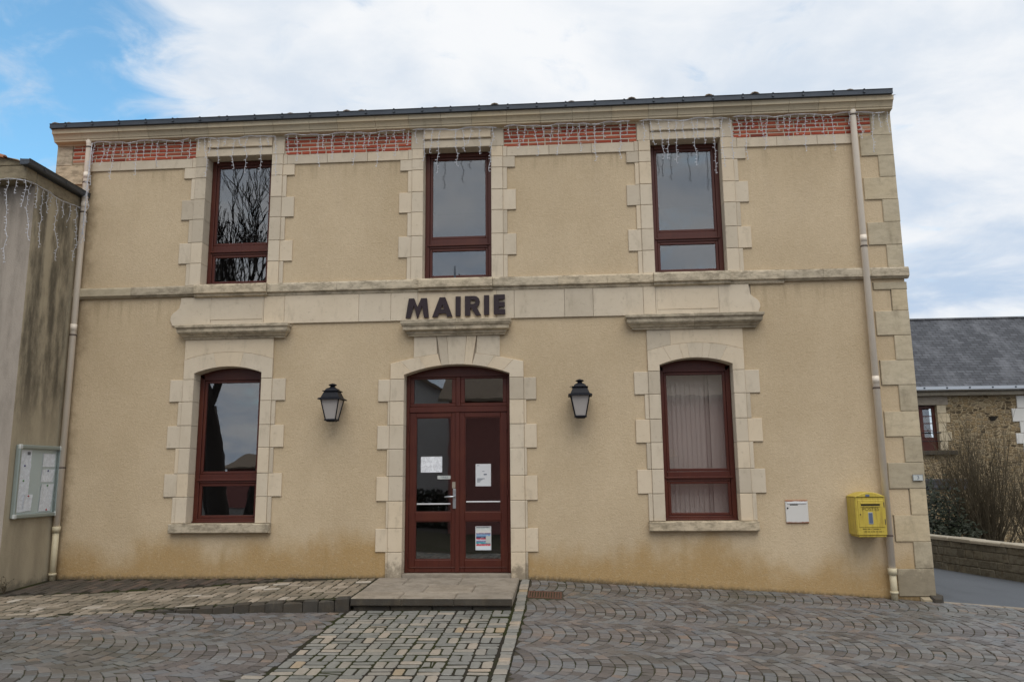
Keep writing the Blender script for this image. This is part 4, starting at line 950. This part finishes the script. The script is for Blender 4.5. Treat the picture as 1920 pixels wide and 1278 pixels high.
# ------------------------------------------------------------------ neighbouring house on the left
nb = empty('neighbour_house', (-9.5, -1.0, -.1), 'lower house with stained beige side wall abutting the town hall', 'house')
XS = -6.84
b = MB(); b.add([(XS, 0.2, -.3), (XS, -1.0, -.3), (XS, -1.0, 5.05), (XS, 0.2, 5.05)], [(0, 1, 2, 3)]); obj('side_wall', b, M['side_wall'], nb, recalc=False)
b = MB(); b.add([(-13, -1.0, -.3), (XS, -1.0, -.3), (XS, -1.0, 5.1), (-9.9, -1.0, 6.1), (-13, -1.0, 5.1)], [(0, 1, 2, 3, 4)]); obj('gable_wall', b, M['grey_wall'], nb, recalc=False)
b = MB(); b.cbox(-13, XS+.012, -1.22, -1.0, 5.03, 5.22, .015); b.cbox(XS-.2, XS+.012, -1.0, -.005, 5.03, 5.20, .012); cor = obj('cornice', b, M['eave'], nb)
b = MB(); b.slab([(-13, 5.22), (XS-.02, 5.22), (XS-.12, 5.31), (-7.6, 5.45), (-9.9, 6.15), (-13, 5.3)], fac, 1.0, 1.215, .01); obj('verge_mortar', b, M['eave'], nb)
b = MB(); b.add([(XS+.02, -1.26, 5.24), (-9.9, -1.26, 6.23), (-9.9, 0.6, 6.23), (XS+.02, 0, 5.24)], [(0, 1, 2, 3)]); rf = obj('roof', b, M['tile'], nb, recalc=False)
for k in range(9):
    xx = -7.3-k*.30; zz = 5.245+(XS-xx)*.324-.02; b = MB()
    b.rings([[(xx+.16, -1.27+r_*math.cos(a_)+.05, zz-.052+r_*math.sin(a_)) for a_ in [math.pi*i/6 for i in range(7)]] if 0 else [(xx+dx_, -1.22+r_*math.cos(a_), zz-dx_*.324+r_*math.sin(a_)) for a_ in [math.pi*i/6 for i in range(7)]] for dx_, r_ in ((.18, .05), (-.18, .045))], T()); obj('verge_tile', b, M['tile'], rf)
b = MB(); prof = [(XS-.02, 5.205), (XS+.02, 5.20), (XS+.085, 5.20), (XS+.105, 5.215), (XS+.108, 5.262), (XS+.118, 5.272), (XS+.105, 5.277), (XS+.097, 5.268), (XS+.093, 5.222), (XS+.08, 5.21), (XS+.02, 5.21), (XS-.01, 5.28), (XS-.02, 5.28)]
b.rings([[(x, y, z) for x, z in prof] for y in (-1.30, -.7, -.02)]); gt2 = obj('gutter', b, M['zinc'], nb)
b = MB(); b.slab([(x, z) for x, z in ((XS-.01, 5.205), (XS+.09, 5.205), (XS+.104, 5.268), (XS-.01, 5.275))], lambda u, v, d: (u, -1.30-d, v), -.006, .001, .001); obj('end_cap', b, M['zinc'], gt2)
for y in (-1.0, -.55):
    b = MB(); b.cbox(XS+.109, XS+.118, y-.012, y+.012, 5.225, 5.25, .003); b.box(XS, XS+.11, y-.01, y+.01, 5.272, 5.279); obj('bracket', b, M['zinc'], gt2)
# notice board on its side wall
bd = empty('notice_board', (XS+.02, -.49, .80), 'glazed aluminium notice board with pinned papers on the stained side wall', 'notice board')
ya, yb, za, zb = -.905, -.075, .795, 1.70
b = MB(); b.box(XS+.004, XS+.012, ya+.02, yb-.02, za+.02, zb-.02); obj('back_panel', b, M['panel'], bd)
for q in ((ya, ya+.045, za, zb), (yb-.045, yb, za, zb), (ya+.045, yb-.045, za, za+.05), (ya+.045, yb-.045, zb-.05, zb)):
    b = MB(); b.cbox(XS+.002, XS+.062, q[0], q[1], q[2], q[3], .010); obj('frame_rail', b, M['alu'], bd)
for y in (ya, yb-.05):
    for z in (za, zb-.055):
        b = MB(); b.cbox(XS+.03, XS+.066, y-.003, y+.053, z-.003, z+.058, .010); obj('corner_cap', b, M['plate'], bd)
b = MB(); b.box(XS+.044, XS+.048, ya+.04, yb-.04, za+.045, zb-.045); obj('pane', b, M['clear'], bd)
labs = ['top left sheet with dark box on the notice board', 'curling sheet with blue pin on the notice board', 'curling sheet with green pin below the blue pinned one', 'bottom left sheet overlapped by a narrow one on the notice board', 'narrow sheet with two red pins on the notice board', 'top right ruled sheet on the notice board', 'second sheet down on the right half of the notice board', 'right hand sheet with green pin on the notice board', 'lowest right sheet with red pin on the notice board']
sheets = [(-.845, -.62, 1.43, 1.635, None), (-.85, -.625, 1.25, 1.46, 'bluepin'), (-.85, -.63, 1.075, 1.275, 'greenpin'), (-.86, -.65, .87, 1.09, None), (-.70, -.55, .88, 1.085, 'redpin'), (-.395, -.16, 1.43, 1.60, None), (-.40, -.155, 1.235, 1.40, 'bluepin'), (-.39, -.15, 1.03, 1.21, 'greenpin'), (-.40, -.165, .865, 1.05, 'redpin')]
for k, ((y0_, y1_, z0_, z1_, pin), lab) in enumerate(zip(sheets, labs)):
    b = MB(); n = 4; v = []; xo = XS+.0145+.0016*(k % 3)+(.004 if k == 4 else 0)
    for th in (0, .0006):
        for j in range(3):
            for i in range(n+1):
                cu = .010*(abs(2*i/n-1)**3)*(j/2)**2 if pin else .003*(i == n)
                v.append((xo+cu+th, y0_+(y1_-y0_)*i/n+rnd.uniform(-.002, .002), z0_+(z1_-z0_)*j/2))
    m_ = 3*(n+1); F_ = []
    for j in range(2):
        for i in range(n):
            q = (j*(n+1)+i, j*(n+1)+i+1, (j+1)*(n+1)+i+1, (j+1)*(n+1)+i); F_ += [q, tuple(t+m_ for t in q[::-1])]
    b.add(v, F_); p = obj('pinned_paper', b, M['paper_b'], None, lab, 'paper', 'papers pinned on the notice board', recalc=False)
    if pin:
        b = MB(); c_ = ((y0_+y1_)/2, z1_-.02) if k != 8 else ((y0_+y1_)/2+.03, z0_+.015); b.lathe([(.011, 0), (.011, .008), (.006, .012)], 0, 0, 8); b.v = [(xo+.003+z, c_[0]+x_, c_[1]+y_) for x_, y_, z in b.v]; obj('pin', b, M[pin], p)
    if k == 0:
        b = MB(); b.box(xo+.004, xo+.0046, -.70, -.645, 1.575, 1.615); obj('stamp', b, M['ink'], p)

# ------------------------------------------------------------------ icicle lights
def lights(name, path, spacing, lens, label, off=(0, 0, 0), sway=.022, skip=0.0):
    e = empty('string_lights', path[0], label, 'string lights', 'white icicle light strings')
    P = [Vector(p) for p in path]; cab = []; strands = []
    tot = [0]
    for a_, b_ in zip(P, P[1:]): tot.append(tot[-1]+(b_-a_).length)
    def at(s):
        for i in range(len(P)-1):
            if s <= tot[i+1] or i == len(P)-2:
                k = (s-tot[i])/max(1e-6, tot[i+1]-tot[i]); return P[i].lerp(P[i+1], k)
    s = 0
    while s < tot[-1]: q = at(s); cab.append((q.x, q.y+rnd.uniform(-.006, .006), q.z+.012*math.sin(s*9)+rnd.uniform(-.006, .006))); s += .09
    b = MB(); b.tube(cab, .0032, 5); b.tube([(x+.01, y-.008, z+.012*math.sin(i*1.7)) for i, (x, y, z) in enumerate(cab)], .003, 5); obj('cable', b, M['bulb'], e)
    s = spacing*.5; k = 0
    while s < tot[-1]:
        q = at(s); L = lens[k % len(lens)]*rnd.uniform(.8, 1.2); k += 1
        if rnd.random() >= skip:
            n = max(3, int(L/.045)); pts = []; x, y = q.x, q.y; dirx = rnd.uniform(-.3, .3)
            for i in range(n+1):
                pts.append((x, y, q.z-L*i/n)); x += rnd.uniform(-sway, sway)*.6+dirx*sway*.5; y += rnd.uniform(-.007, .005)
                if rnd.random() < .25: dirx = -dirx
            b = MB(); b.tube(pts, .0028, 4)
            for i in range(1, n+1):
                p = Vector(pts[i]); d = Vector((rnd.choice((-1, 1))*rnd.uniform(.016, .03), rnd.uniform(-.012, .004), rnd.uniform(-.012, .014)))
                b.tube([p, p+d], [.0036, .0048], 5)
            obj('strand', b, M['bulb'], e)
        s += spacing*rnd.uniform(.75, 1.25)
yl = -.10
pat = [.16, .34, .24, .52, .18, .30, .46, .22]
for (a_, b_, lab, lens) in ((-6.73, -5.24, 'icicle light string over the brick panel beside the left downpipe', pat), (-5.2, -3.95, 'icicle light string over the upper window reflecting tree branches', [.14, .5, .18, .46, .12, .5]), (-3.9, -2.12, 'icicle light string over the brick panel above the left lantern', pat[::-1]), (-2.08, -.84, 'icicle light string over the upper window above the letters', [.2, .42, .3, .62, .22, .68, .34]), (-.80, 1.0, 'icicle light string over the brick panel above the right lantern', pat), (1.05, 2.26, 'icicle light string over the upper window above the blinds', [.24, .36, .66, .6, .7, .34, .62]), (2.3, 4.34, 'icicle light string over the brick panel by the right downpipe', pat[2:]+pat[:2])):
    lights('x', [(a_, yl, 6.0), (b_, yl, 6.0)], .105, lens, lab, skip=.16)
lights('x', [(-6.80, -.03, 5.02), (-6.812, -.5, 5.01), (-6.812, -1.02, 5.02), (-6.83, -1.24, 5.03), (-7.6, -1.24, 5.03)], .115, [.28, .8, .36, .22, .95, .5, .3, .75], 'long icicle light string hanging from the eave of the stained house', sway=.03)
lights('x', [(-6.70, -.13, 5.98), (-6.715, -.13, 5.6), (-6.72, -.13, 5.2), (-6.73, -.13, 4.6)], .11, [.22, .3, .18], 'tangled light string running down the left downpipe', sway=.03)

# ------------------------------------------------------------------ low wall, shrubs and stone house on the right
lw = empty('low_wall', (7.2, 4.8, -.5), 'low mossy stone wall with pale coping along the side road', 'wall')
A0, A1 = Vector((5.55, 11.8, 0)), Vector((8.55, -1.0, 0)); dv = (A1-A0); Lw = dv.length; dv.normalize(); nv = Vector((-dv.y, dv.x, 0))   # nv points away from the road
if nv.x < 0: nv = -nv
def wmap(u, v, d):           # u along, v height, d towards road
    p = A0+dv*u-nv*d; return (p.x, p.y, wz0(u)+v)
def wz0(u):
    p = A0+dv*u; return gz(p.x, min(p.y, 0))-(0.018*p.y if p.y > 0 else 0)-.05
b = MB()
core = [wmap(u, v, d) for u in (0, Lw) for d, v in ((-.30, -.2), (-.004, -.2), (-.004, .58), (-.30, .58))]
b.rings([core[:4], core[4:]]); obj('core', b, M['wallstone'], lw)
zz = 0.0; r_ = 0
for h_ in (.17, .14, .15, .13):
    u = -rnd.uniform(0, .15)
    while u < Lw:
        L = rnd.uniform(.12, .48); q = [(u+.008+rnd.uniform(0, .012), zz+.006), (u+L-.008, zz+.006+rnd.uniform(0, .012)), (u+L-.008-rnd.uniform(0, .012), zz+h_-.006), (u+.008, zz+h_-.006-rnd.uniform(0, .012))]
        b = MB(); b.slab(q, wmap, -.05, rnd.uniform(.002, .010), .007, T(), 0, .004); obj('stone', b, M['wallstone'], lw); u += L
    zz += h_
u = 0
while u < Lw:
    L = rnd.uniform(.45, .7); b = MB(); b.slab([(u+.004, -.32), (u+L-.004, -.32), (u+L-.004, .025), (u+.004, .025+rnd.uniform(-.012, .012))], lambda a_, c_, d: wmap(a_, .585+d, c_), 0, .055+rnd.uniform(-.006, .008), .012, T(), 0, .006); obj('coping_stone', b, M['cap'], lw); u += L
# bare multi-stemmed shrub
def bare_shrub(cx, cy, z0, h_, n, spread, label):
    e = empty('bare_shrub', (cx, cy, z0), label, 'shrub'); b = MB()
    def grow(p, d, L, r_, lev):
        pts = [p]; q = Vector(p); dd = Vector(d)
        for i in range(4):
            dd = (dd+Vector((rnd.uniform(-.10, .10), rnd.uniform(-.10, .10), .05))).normalized(); q = q+dd*L/4; pts.append(q.copy())
        b.tube(pts, [r_*(1-.8*i/4) for i in range(5)], 4 if lev else 5, cap=False)
        if lev < 2:
            for k in range(4 if lev == 0 else 2):
                s_ = rnd.randint(1, 3); nd = (dd+Vector((rnd.uniform(-.5, .5), rnd.uniform(-.5, .5), rnd.uniform(0, .3)))).normalized(); grow(pts[s_], nd, L*rnd.uniform(.4, .65), r_*.55, lev+1)
    for k in range(n):
        a_ = rnd.uniform(0, 2*math.pi); s_ = rnd.uniform(.0, spread)*(.6+.4*abs(math.cos(a_))); grow((cx+rnd.uniform(-.25, .25), cy+rnd.uniform(-.2, .2), z0), Vector((math.cos(a_)*s_, math.sin(a_)*s_, 1)).normalized(), h_*rnd.uniform(.55, 1.0), rnd.uniform(.009, .016), 0)
    obj('stems', b, M['twig'], e)
bare_shrub(8.75, 7.6, -.85, 2.75, 115, .72, 'bare vase shaped shrub of olive stems behind the low wall')
def leafy(cx, cy, z0, rx, rz, n, label):
    e = empty('evergreen_shrub', (cx, cy, z0), label, 'shrub'); b = MB()
    for k in range(n):
        a_, c_ = rnd.uniform(0, 2*math.pi), rnd.uniform(-.3, 1); rr = rnd.uniform(.55, 1.05)*(1+.25*math.sin(a_*5)+.2*math.sin(c_*9)); s_ = math.sqrt(max(0, 1-c_*c_))
        p = Vector((cx+rx*rr*s_*math.cos(a_), cy+rx*rr*s_*math.sin(a_), z0+rz*.4+rz*.6*rr*c_)); u_ = Vector((rnd.uniform(-1, 1), rnd.uniform(-1, 1), rnd.uniform(-.6, .6))).normalized(); v_ = u_.orthogonal().normalized(); l_ = rnd.uniform(.035, .06)
        b.add([p-u_*l_, p+v_*l_*.45, p+u_*l_, p-v_*l_*.45], [(0, 1, 2, 3)])
    obj('foliage', b, M['leaf'], e, recalc=False)
    b = MB()
    for k in range(9):
        a_ = k*.7; b.tube([(cx, cy, z0), (cx+rx*.3*math.cos(a_), cy+rx*.3*math.sin(a_), z0+rz*.4), (cx+rx*.6*math.cos(a_), cy+rx*.6*math.sin(a_), z0+rz*.8)], [.02, .014, .006], 5)
    obj('stem', b, M['bark'], e)
leafy(7.75, 7.3, -.85, .62, 1.65, 3500, 'dark evergreen shrub between the town hall corner and the bare shrub')
bare_shrub(10.6, 8.8, -.85, 2.2, 45, .8, 'smaller bare shrub of thin twigs towards the pale stone window surround')
# stone house
hs = empty('stone_house', (12, 13, -.6), 'rubble stone house with grey slate roof behind the low wall', 'house')
HY = 13.0; hx0, hx1 = 7.6, 17.0; wx0, wx1, wz_0, wz_1 = 9.70, 10.50, 1.84, 3.12
b = MB()
for q in ((hx0, wx0, -1.2, 3.55), (wx1, 13.2, -1.2, 3.55), (wx0, wx1, -1.2, wz_0), (wx0, wx1, wz_1, 3.55), (13.2, 14.1, -1.2, 1.7), (13.2, 14.1, 3.1, 3.55), (14.1, hx1, -1.2, 3.55)): b.add([(q[0], HY, q[2]), (q[1], HY, q[2]), (q[1], HY, q[3]), (q[0], HY, q[3])], [(0, 1, 2, 3)])
b.add([(hx0, HY, -1.2), (hx0, HY, 3.55), (hx0, 16, 6.0), (hx0, 19, 3.55), (hx0, 19, -1.2)], [(0, 1, 2, 3, 4)]); b.add([(hx1, HY, -1.2), (hx1, 19, -1.2), (hx1, 19, 3.55), (hx1, 16, 6.0), (hx1, HY, 3.55)], [(0, 1, 2, 3, 4)])
obj('wall', b, M['rubble'], hs, recalc=False)
b = MB(); b.add([(hx0-.1, HY-.22, 3.56), (hx1+.1, HY-.22, 3.56), (hx1+.1, 16, 6.16), (hx0-.1, 16, 6.16), (hx0-.1, 19.2, 3.6), (hx1+.1, 19.2, 3.6)], [(0, 1, 2, 3), (3, 2, 5, 4)]); hr = obj('roof', b, M['slate'], hs, recalc=False)
b = MB(); b.tube([(hx0-.1, 16, 6.16), (hx1+.1, 16, 6.16)], .055, 8); obj('ridge', b, M['slate'], hr)
b = MB(); b.rings([[(x, y, z) for y, z in ((HY-.20, 3.50), (HY-.32, 3.50), (HY-.36, 3.53), (HY-.36, 3.62), (HY-.34, 3.62), (HY-.33, 3.545), (HY-.20, 3.55))] for x in (hx0-.1, hx1+.1)]); hg = obj('gutter', b, M['steel'], hs)
for k in range(14):
    x = 8.2+k*.62; b = MB(); b.cbox(x-.025, x+.025, HY-.375, HY-.355, 3.555, 3.60, .008); obj('bracket', b, M['zinc'], hg)
b = MB(); b.cbox(hx0, hx1, HY-.16, HY-.01, 3.38, 3.50, .02); obj('eave_board', b, M['cap'], hs)
for z0_, z1_, w_ in ((1.84, 2.1, .22), (2.1, 2.36, .34), (2.36, 2.62, .22), (2.62, 2.88, .34), (2.88, 3.12, .25)):
    for s_, xe in ((1, wx1), (-1, wx0)):
        b = MB(); b.slab(rect(*sorted((xe, xe+s_*w_)), z0_+.004, z1_-.004), lambda u, v, d: (u, HY-d, v), -.2, .02, .008, T()); obj('surround_stone', b, M['quoin'], hs)
b = MB(); b.slab(rect(wx0-.3, wx1+.32, 3.124, 3.37), lambda u, v, d: (u, HY-d, v), -.2, .022, .008, T()); obj('lintel', b, M['step'], hs)
b = MB(); b.slab(rect(wx0-.1, wx1+.42, 1.72, 1.836), lambda u, v, d: (u, HY-d, v), -.2, .12, .01, T()); obj('sill', b, M['dark'], hs)
b = MB()
for q in ((wx0, wx0+.09, wz_0, wz_1), (wx1-.09, wx1, wz_0, wz_1), (wx0+.09, wx1-.09, wz_1-.09, wz_1), (wx0+.09, wx1-.09, wz_0, wz_0+.36)): b.cbox(q[0], q[1], HY+.12, HY+.18, q[2], q[3], .008)
hw = obj('window', b, M['wood'], hs)
b = MB(); b.cbox((wx0+wx1)/2-.05, (wx0+wx1)/2+.05, HY+.115, HY+.175, wz_0+.36, wz_1-.09, .006); obj('mullion', b, M['wood'], hw)
for k in range(4):
    z0_ = wz_0+.36+k*.205; b = MB()
    for xa, xb in ((wx0+.09, (wx0+wx1)/2-.05), ((wx0+wx1)/2+.05, wx1-.09)):
        p = MB(); p.box(xa, xb, HY+.145, HY+.15, z0_+.012, z0_+.193); obj('pane', p, M['glass'], hw)
    b.box(wx0+.09, wx1-.09, HY+.12, HY+.14, z0_-.012, z0_+.012); obj('glazing_bar', b, M['wood'], hw)
b = MB()
for z in (2.10, 2.34): b.tube([(wx0-.05, HY-.03, z), (wx1+.05, HY-.03, z)], .012, 6)
obj('guard_rail', b, M['black'], hw)
b = MB(); b.box(wx0, wx1, HY+.5, HY+.6, wz_0, wz_1); obj('room', b, M['slot'], hs)
b = MB(); b.box(13.2, 14.1, HY+.5, HY+.6, 1.7, 3.1); obj('room', b, M['slot'], hs)
b = MB()
for q in ((13.2, 13.29, 1.7, 3.1), (14.01, 14.1, 1.7, 3.1), (13.29, 14.01, 3.01, 3.1), (13.29, 14.01, 1.7, 2.05), (13.61, 13.69, 2.05, 3.01)): b.cbox(q[0], q[1], HY+.12, HY+.18, q[2], q[3], .008)
hw2 = obj('window', b, M['wood'], hs)
for xa, xb in ((13.29, 13.61), (13.69, 14.01)):
    p = MB(); p.box(xa, xb, HY+.145, HY+.15, 2.05, 3.01); obj('pane', p, M['glass'], hw2)
for z0_, z1_, w_ in ((3.0, 3.36, .50), (2.62, 3.0, .66), (2.30, 2.62, .48), (2.0, 2.30, .62), (1.7, 2.0, .45)):
    b = MB(); b.slab(rect(13.2-w_, 13.2, z0_+.004, z1_-.004), lambda u, v, d: (u, HY-d, v), -.1, .03, .008, T()); obj('surround_stone', b, M['white'], hs)
b = MB(); b.slab(rect(12.8, 14.3, 1.52, 1.69), lambda u, v, d: (u, HY-d, v), -.1, .12, .01, T()); obj('sill', b, M['dark'], hs)
b = MB(); b.slab(rect(wx0-.2, 11.2, .75, 1.05), lambda u, v, d: (u, HY-d, v), -.02, .05, .02, T()); obj('lintel', b, M['slate'], hs)
b = MB(); b.rings([[(11.9, HY+.02, 2.78), (12.12, HY+.02, 2.78), (12.12, HY-.12, 2.78), (11.9, HY-.12, 2.78)], [(11.95, HY+.02, 2.66), (12.05, HY+.02, 2.66), (12.05, HY-.02, 2.66), (11.95, HY-.02, 2.66)]]); obj('corbel', b, M['dark'], hs)

# small dry weed at the foot of the left house
wd = empty('dry_weed', (-6.78, -.97, zt(-6.78, -.97)), 'small dry weed at the foot of the stained house corner', 'plant'); b = MB()
for k in range(16):
    a_ = rnd.uniform(0, 6.28); p = Vector((-6.76, -.98, zt(-6.78, -.97)-.01)); d_ = Vector((math.cos(a_)*.35+.1, math.sin(a_)*.35, 1)).normalized(); L = rnd.uniform(.1, .24); m1 = p+d_*L*.5; m2 = m1+(d_+Vector((rnd.uniform(-.6, .6), rnd.uniform(-.6, .6), -.1)))*L*.4
    b.tube([p, m1, m2], [.004, .003, .0015], 4)
    for q in (m1, m2):
        u_ = Vector((rnd.uniform(-1, 1), rnd.uniform(-1, 1), .3)).normalized()*.02; b.add([q, q+u_+Vector((0, 0, .006)), q+u_*1.6, q+u_-Vector((0, 0, .006))], [(0, 1, 2, 3)])
obj('stems', b, M['twig'], wd, recalc=False)

# ------------------------------------------------------------------ the other side of the square, seen in the window panes
def bare_tree(cx, cy, h_, r0, label, lean=(0, 0), fork=.32, depth=6, seed=1):
    rg = random.Random(seed); z0 = gz(cx, max(cy, -15))-.15; e = empty('bare_tree', (cx, cy, z0), label, 'tree', 'bare trees across the square'); tr = MB(); br = MB()
    def grow(p, d, L, r_, lev):
        q = Vector(p); dd = Vector(d); pts = [q.copy()]; rads = [r_]
        n = 5 if lev < 2 else 3
        for i in range(n):
            dd = (dd+Vector((rg.uniform(-.13, .13), rg.uniform(-.13, .13), .04))).normalized(); q = q+dd*L/n; pts.append(q.copy()); rads.append(max(.011, r_*(1-.38*(i+1)/n)))
        (tr if lev == 0 else br).tube(pts, rads, 10 if lev == 0 else (6 if lev < 3 else 3), cap=lev == 0)
        if lev < depth:
            for k in range(rg.choice((3, 3, 4)) if lev < depth-1 else 4):
                i_ = n if k == 0 else rg.randint(max(1, n-2-(lev > 1)), n); sp_ = .42 if lev < 2 else .5
                nd = (dd+Vector((rg.uniform(-sp_, sp_), rg.uniform(-sp_, sp_), rg.uniform(-.05, .35)))).normalized(); grow(pts[i_], nd, L*rg.uniform(.55, .8), rads[i_]*rg.uniform(.5, .72), lev+1)
    grow((cx, cy, z0), Vector((lean[0], lean[1], 1)).normalized(), h_*fork, r0, 0)
    obj('trunk', tr, M['bark'], e, smooth=True); obj('branches', br, M['bark'], e)
bare_tree(-11.5, -15, 17, .38, 'tall bare tree with thick dark trunk across the square from the left window', (-.02, 0), .25, 6, 3)
bare_tree(-10.75, -15.4, 16, .25, 'slimmer bare tree leaning right across the square from the left window', (.16, 0), .30, 6, 5)
bare_tree(-14.5, -21, 16, .3, 'bare tree standing farther back behind the two big trunks', (0, 0), .3, 6, 8)
def house(x0, x1, yf, depth_, ze, zr, mw, label, name='house', axis='x'):
    e = empty(name, ((x0+x1)/2, yf, -.7), label, 'house'); b = MB(); y1 = yf-depth_; z0 = -1.0
    if axis == 'x':
        ym = (yf+y1)/2; b.add([(x0, yf, z0), (x1, yf, z0), (x1, yf, ze), (x0, yf, ze), (x0, y1, z0), (x1, y1, z0), (x1, y1, ze), (x0, y1, ze), (x0, ym, zr), (x1, ym, zr)], [(1, 0, 3, 2), (4, 5, 6, 7), (0, 4, 7, 8, 3), (5, 1, 2, 9, 6)])
        w_ = obj('wall', b, mw, e, recalc=False); b = MB(); b.rings([[(x0-.3, yf+.4, ze-.1), (x1+.3, yf+.4, ze-.1), (x1+.3, yf+.4, ze), (x0-.3, yf+.4, ze)], [(x0-.3, ym, zr), (x1+.3, ym, zr), (x1+.3, ym, zr+.1), (x0-.3, ym, zr+.1)], [(x0-.3, y1-.4, ze-.1), (x1+.3, y1-.4, ze-.1), (x1+.3, y1-.4, ze), (x0-.3, y1-.4, ze)]]); obj('roof', b, M['tileg'], e)
    else:
        xm = (x0+x1)/2; b.add([(x0, yf, z0), (x1, yf, z0), (x1, yf, ze), (xm, yf, zr), (x0, yf, ze), (x0, y1, z0), (x1, y1, z0), (x1, y1, ze), (xm, y1, zr), (x0, y1, ze)], [(1, 0, 4, 3, 2), (5, 6, 7, 8, 9), (0, 5, 9, 4), (6, 1, 2, 7)])
        obj('wall', b, mw, e, recalc=False); b = MB(); b.rings([[(x0-.3, yf+.3, ze-.15), (xm, yf+.3, zr), (x1+.3, yf+.3, ze-.15), (x1+.3, yf+.3, ze), (xm, yf+.3, zr+.15), (x0-.3, yf+.3, ze)], [(x0-.3, y1, ze-.15), (xm, y1, zr), (x1+.3, y1, ze-.15), (x1+.3, y1, ze), (xm, y1, zr+.15), (x0-.3, y1, ze)]]); obj('roof', b, M['tileg'], e)
    return e
def hwin(e, x0, x1, y, z0, z1):
    b = MB(); b.box(x0-.08, x1+.08, y-.02, y+.05, z0-.08, z1+.08); w_ = obj('window', b, M['white'], e); b = MB(); b.box(x0, x1, y+.03, y+.06, z0, z1); obj('pane', b, M['slot'], w_)
pk = house(-3.95, 6.8, -15.2, 7, 3.75, 5.6, M['pink'], 'pink rendered house facing the town hall across the square')
hwin(pk, -1.9, -1.0, -15.2, 1.0, 2.5); hwin(pk, .2, 1.0, -15.2, 1.0, 2.5); hwin(pk, 5.3, 6.2, -15.2, 1.0, 2.5)
b = MB(); b.box(2.0, 3.0, -15.22, -15.14, -.7, 1.6); obj('door', b, M['wood'], pk)
b = MB(); b.rings([[(1.6, -15.19, 1.95), (3.4, -15.19, 1.95), (3.4, -15.19, 2.05), (1.6, -15.19, 2.05)], [(1.6, -14.3, 1.7), (3.4, -14.3, 1.7), (3.4, -14.3, 1.8), (1.6, -14.3, 1.8)]]); obj('canopy', b, M['tile'], pk)
wh = house(-9.6, -4.9, -22.5, 8, 4.6, 5.7, M['white'], 'white gabled house seen beside the pink house across the square', 'house', 'y')
hwin(wh, -7.9, -7.1, -22.5, 1.2, 2.6)
pk2 = house(-21.5, -14, -38, 7, 1.9, 2.7, M['pink'], 'low pink house beyond the bare trees')
hd = empty('hedge', (-6.5, -17.5, -.6), 'dark clipped hedge in front of the white house across the square', 'hedge'); b = MB()
for k in range(5000):
    p = Vector((rnd.uniform(-9.5, -3.4), -17.5+rnd.uniform(-.4, .4), rnd.uniform(-.6, .75))); u_ = Vector((rnd.uniform(-1, 1), rnd.uniform(-1, 1), rnd.uniform(-1, 1))).normalized()*.07; v_ = u_.orthogonal()*.6; b.add([p-u_, p+v_, p+u_, p-v_], [(0, 1, 2, 3)])
obj('foliage', b, M['leaf'], hd, recalc=False)
b = MB()
for k in range(12): b.tube([(-9.3+k*.5, -17.5, -.7), (-9.3+k*.5, -17.5, .5)], .03, 5)
obj('stems', b, M['bark'], hd)
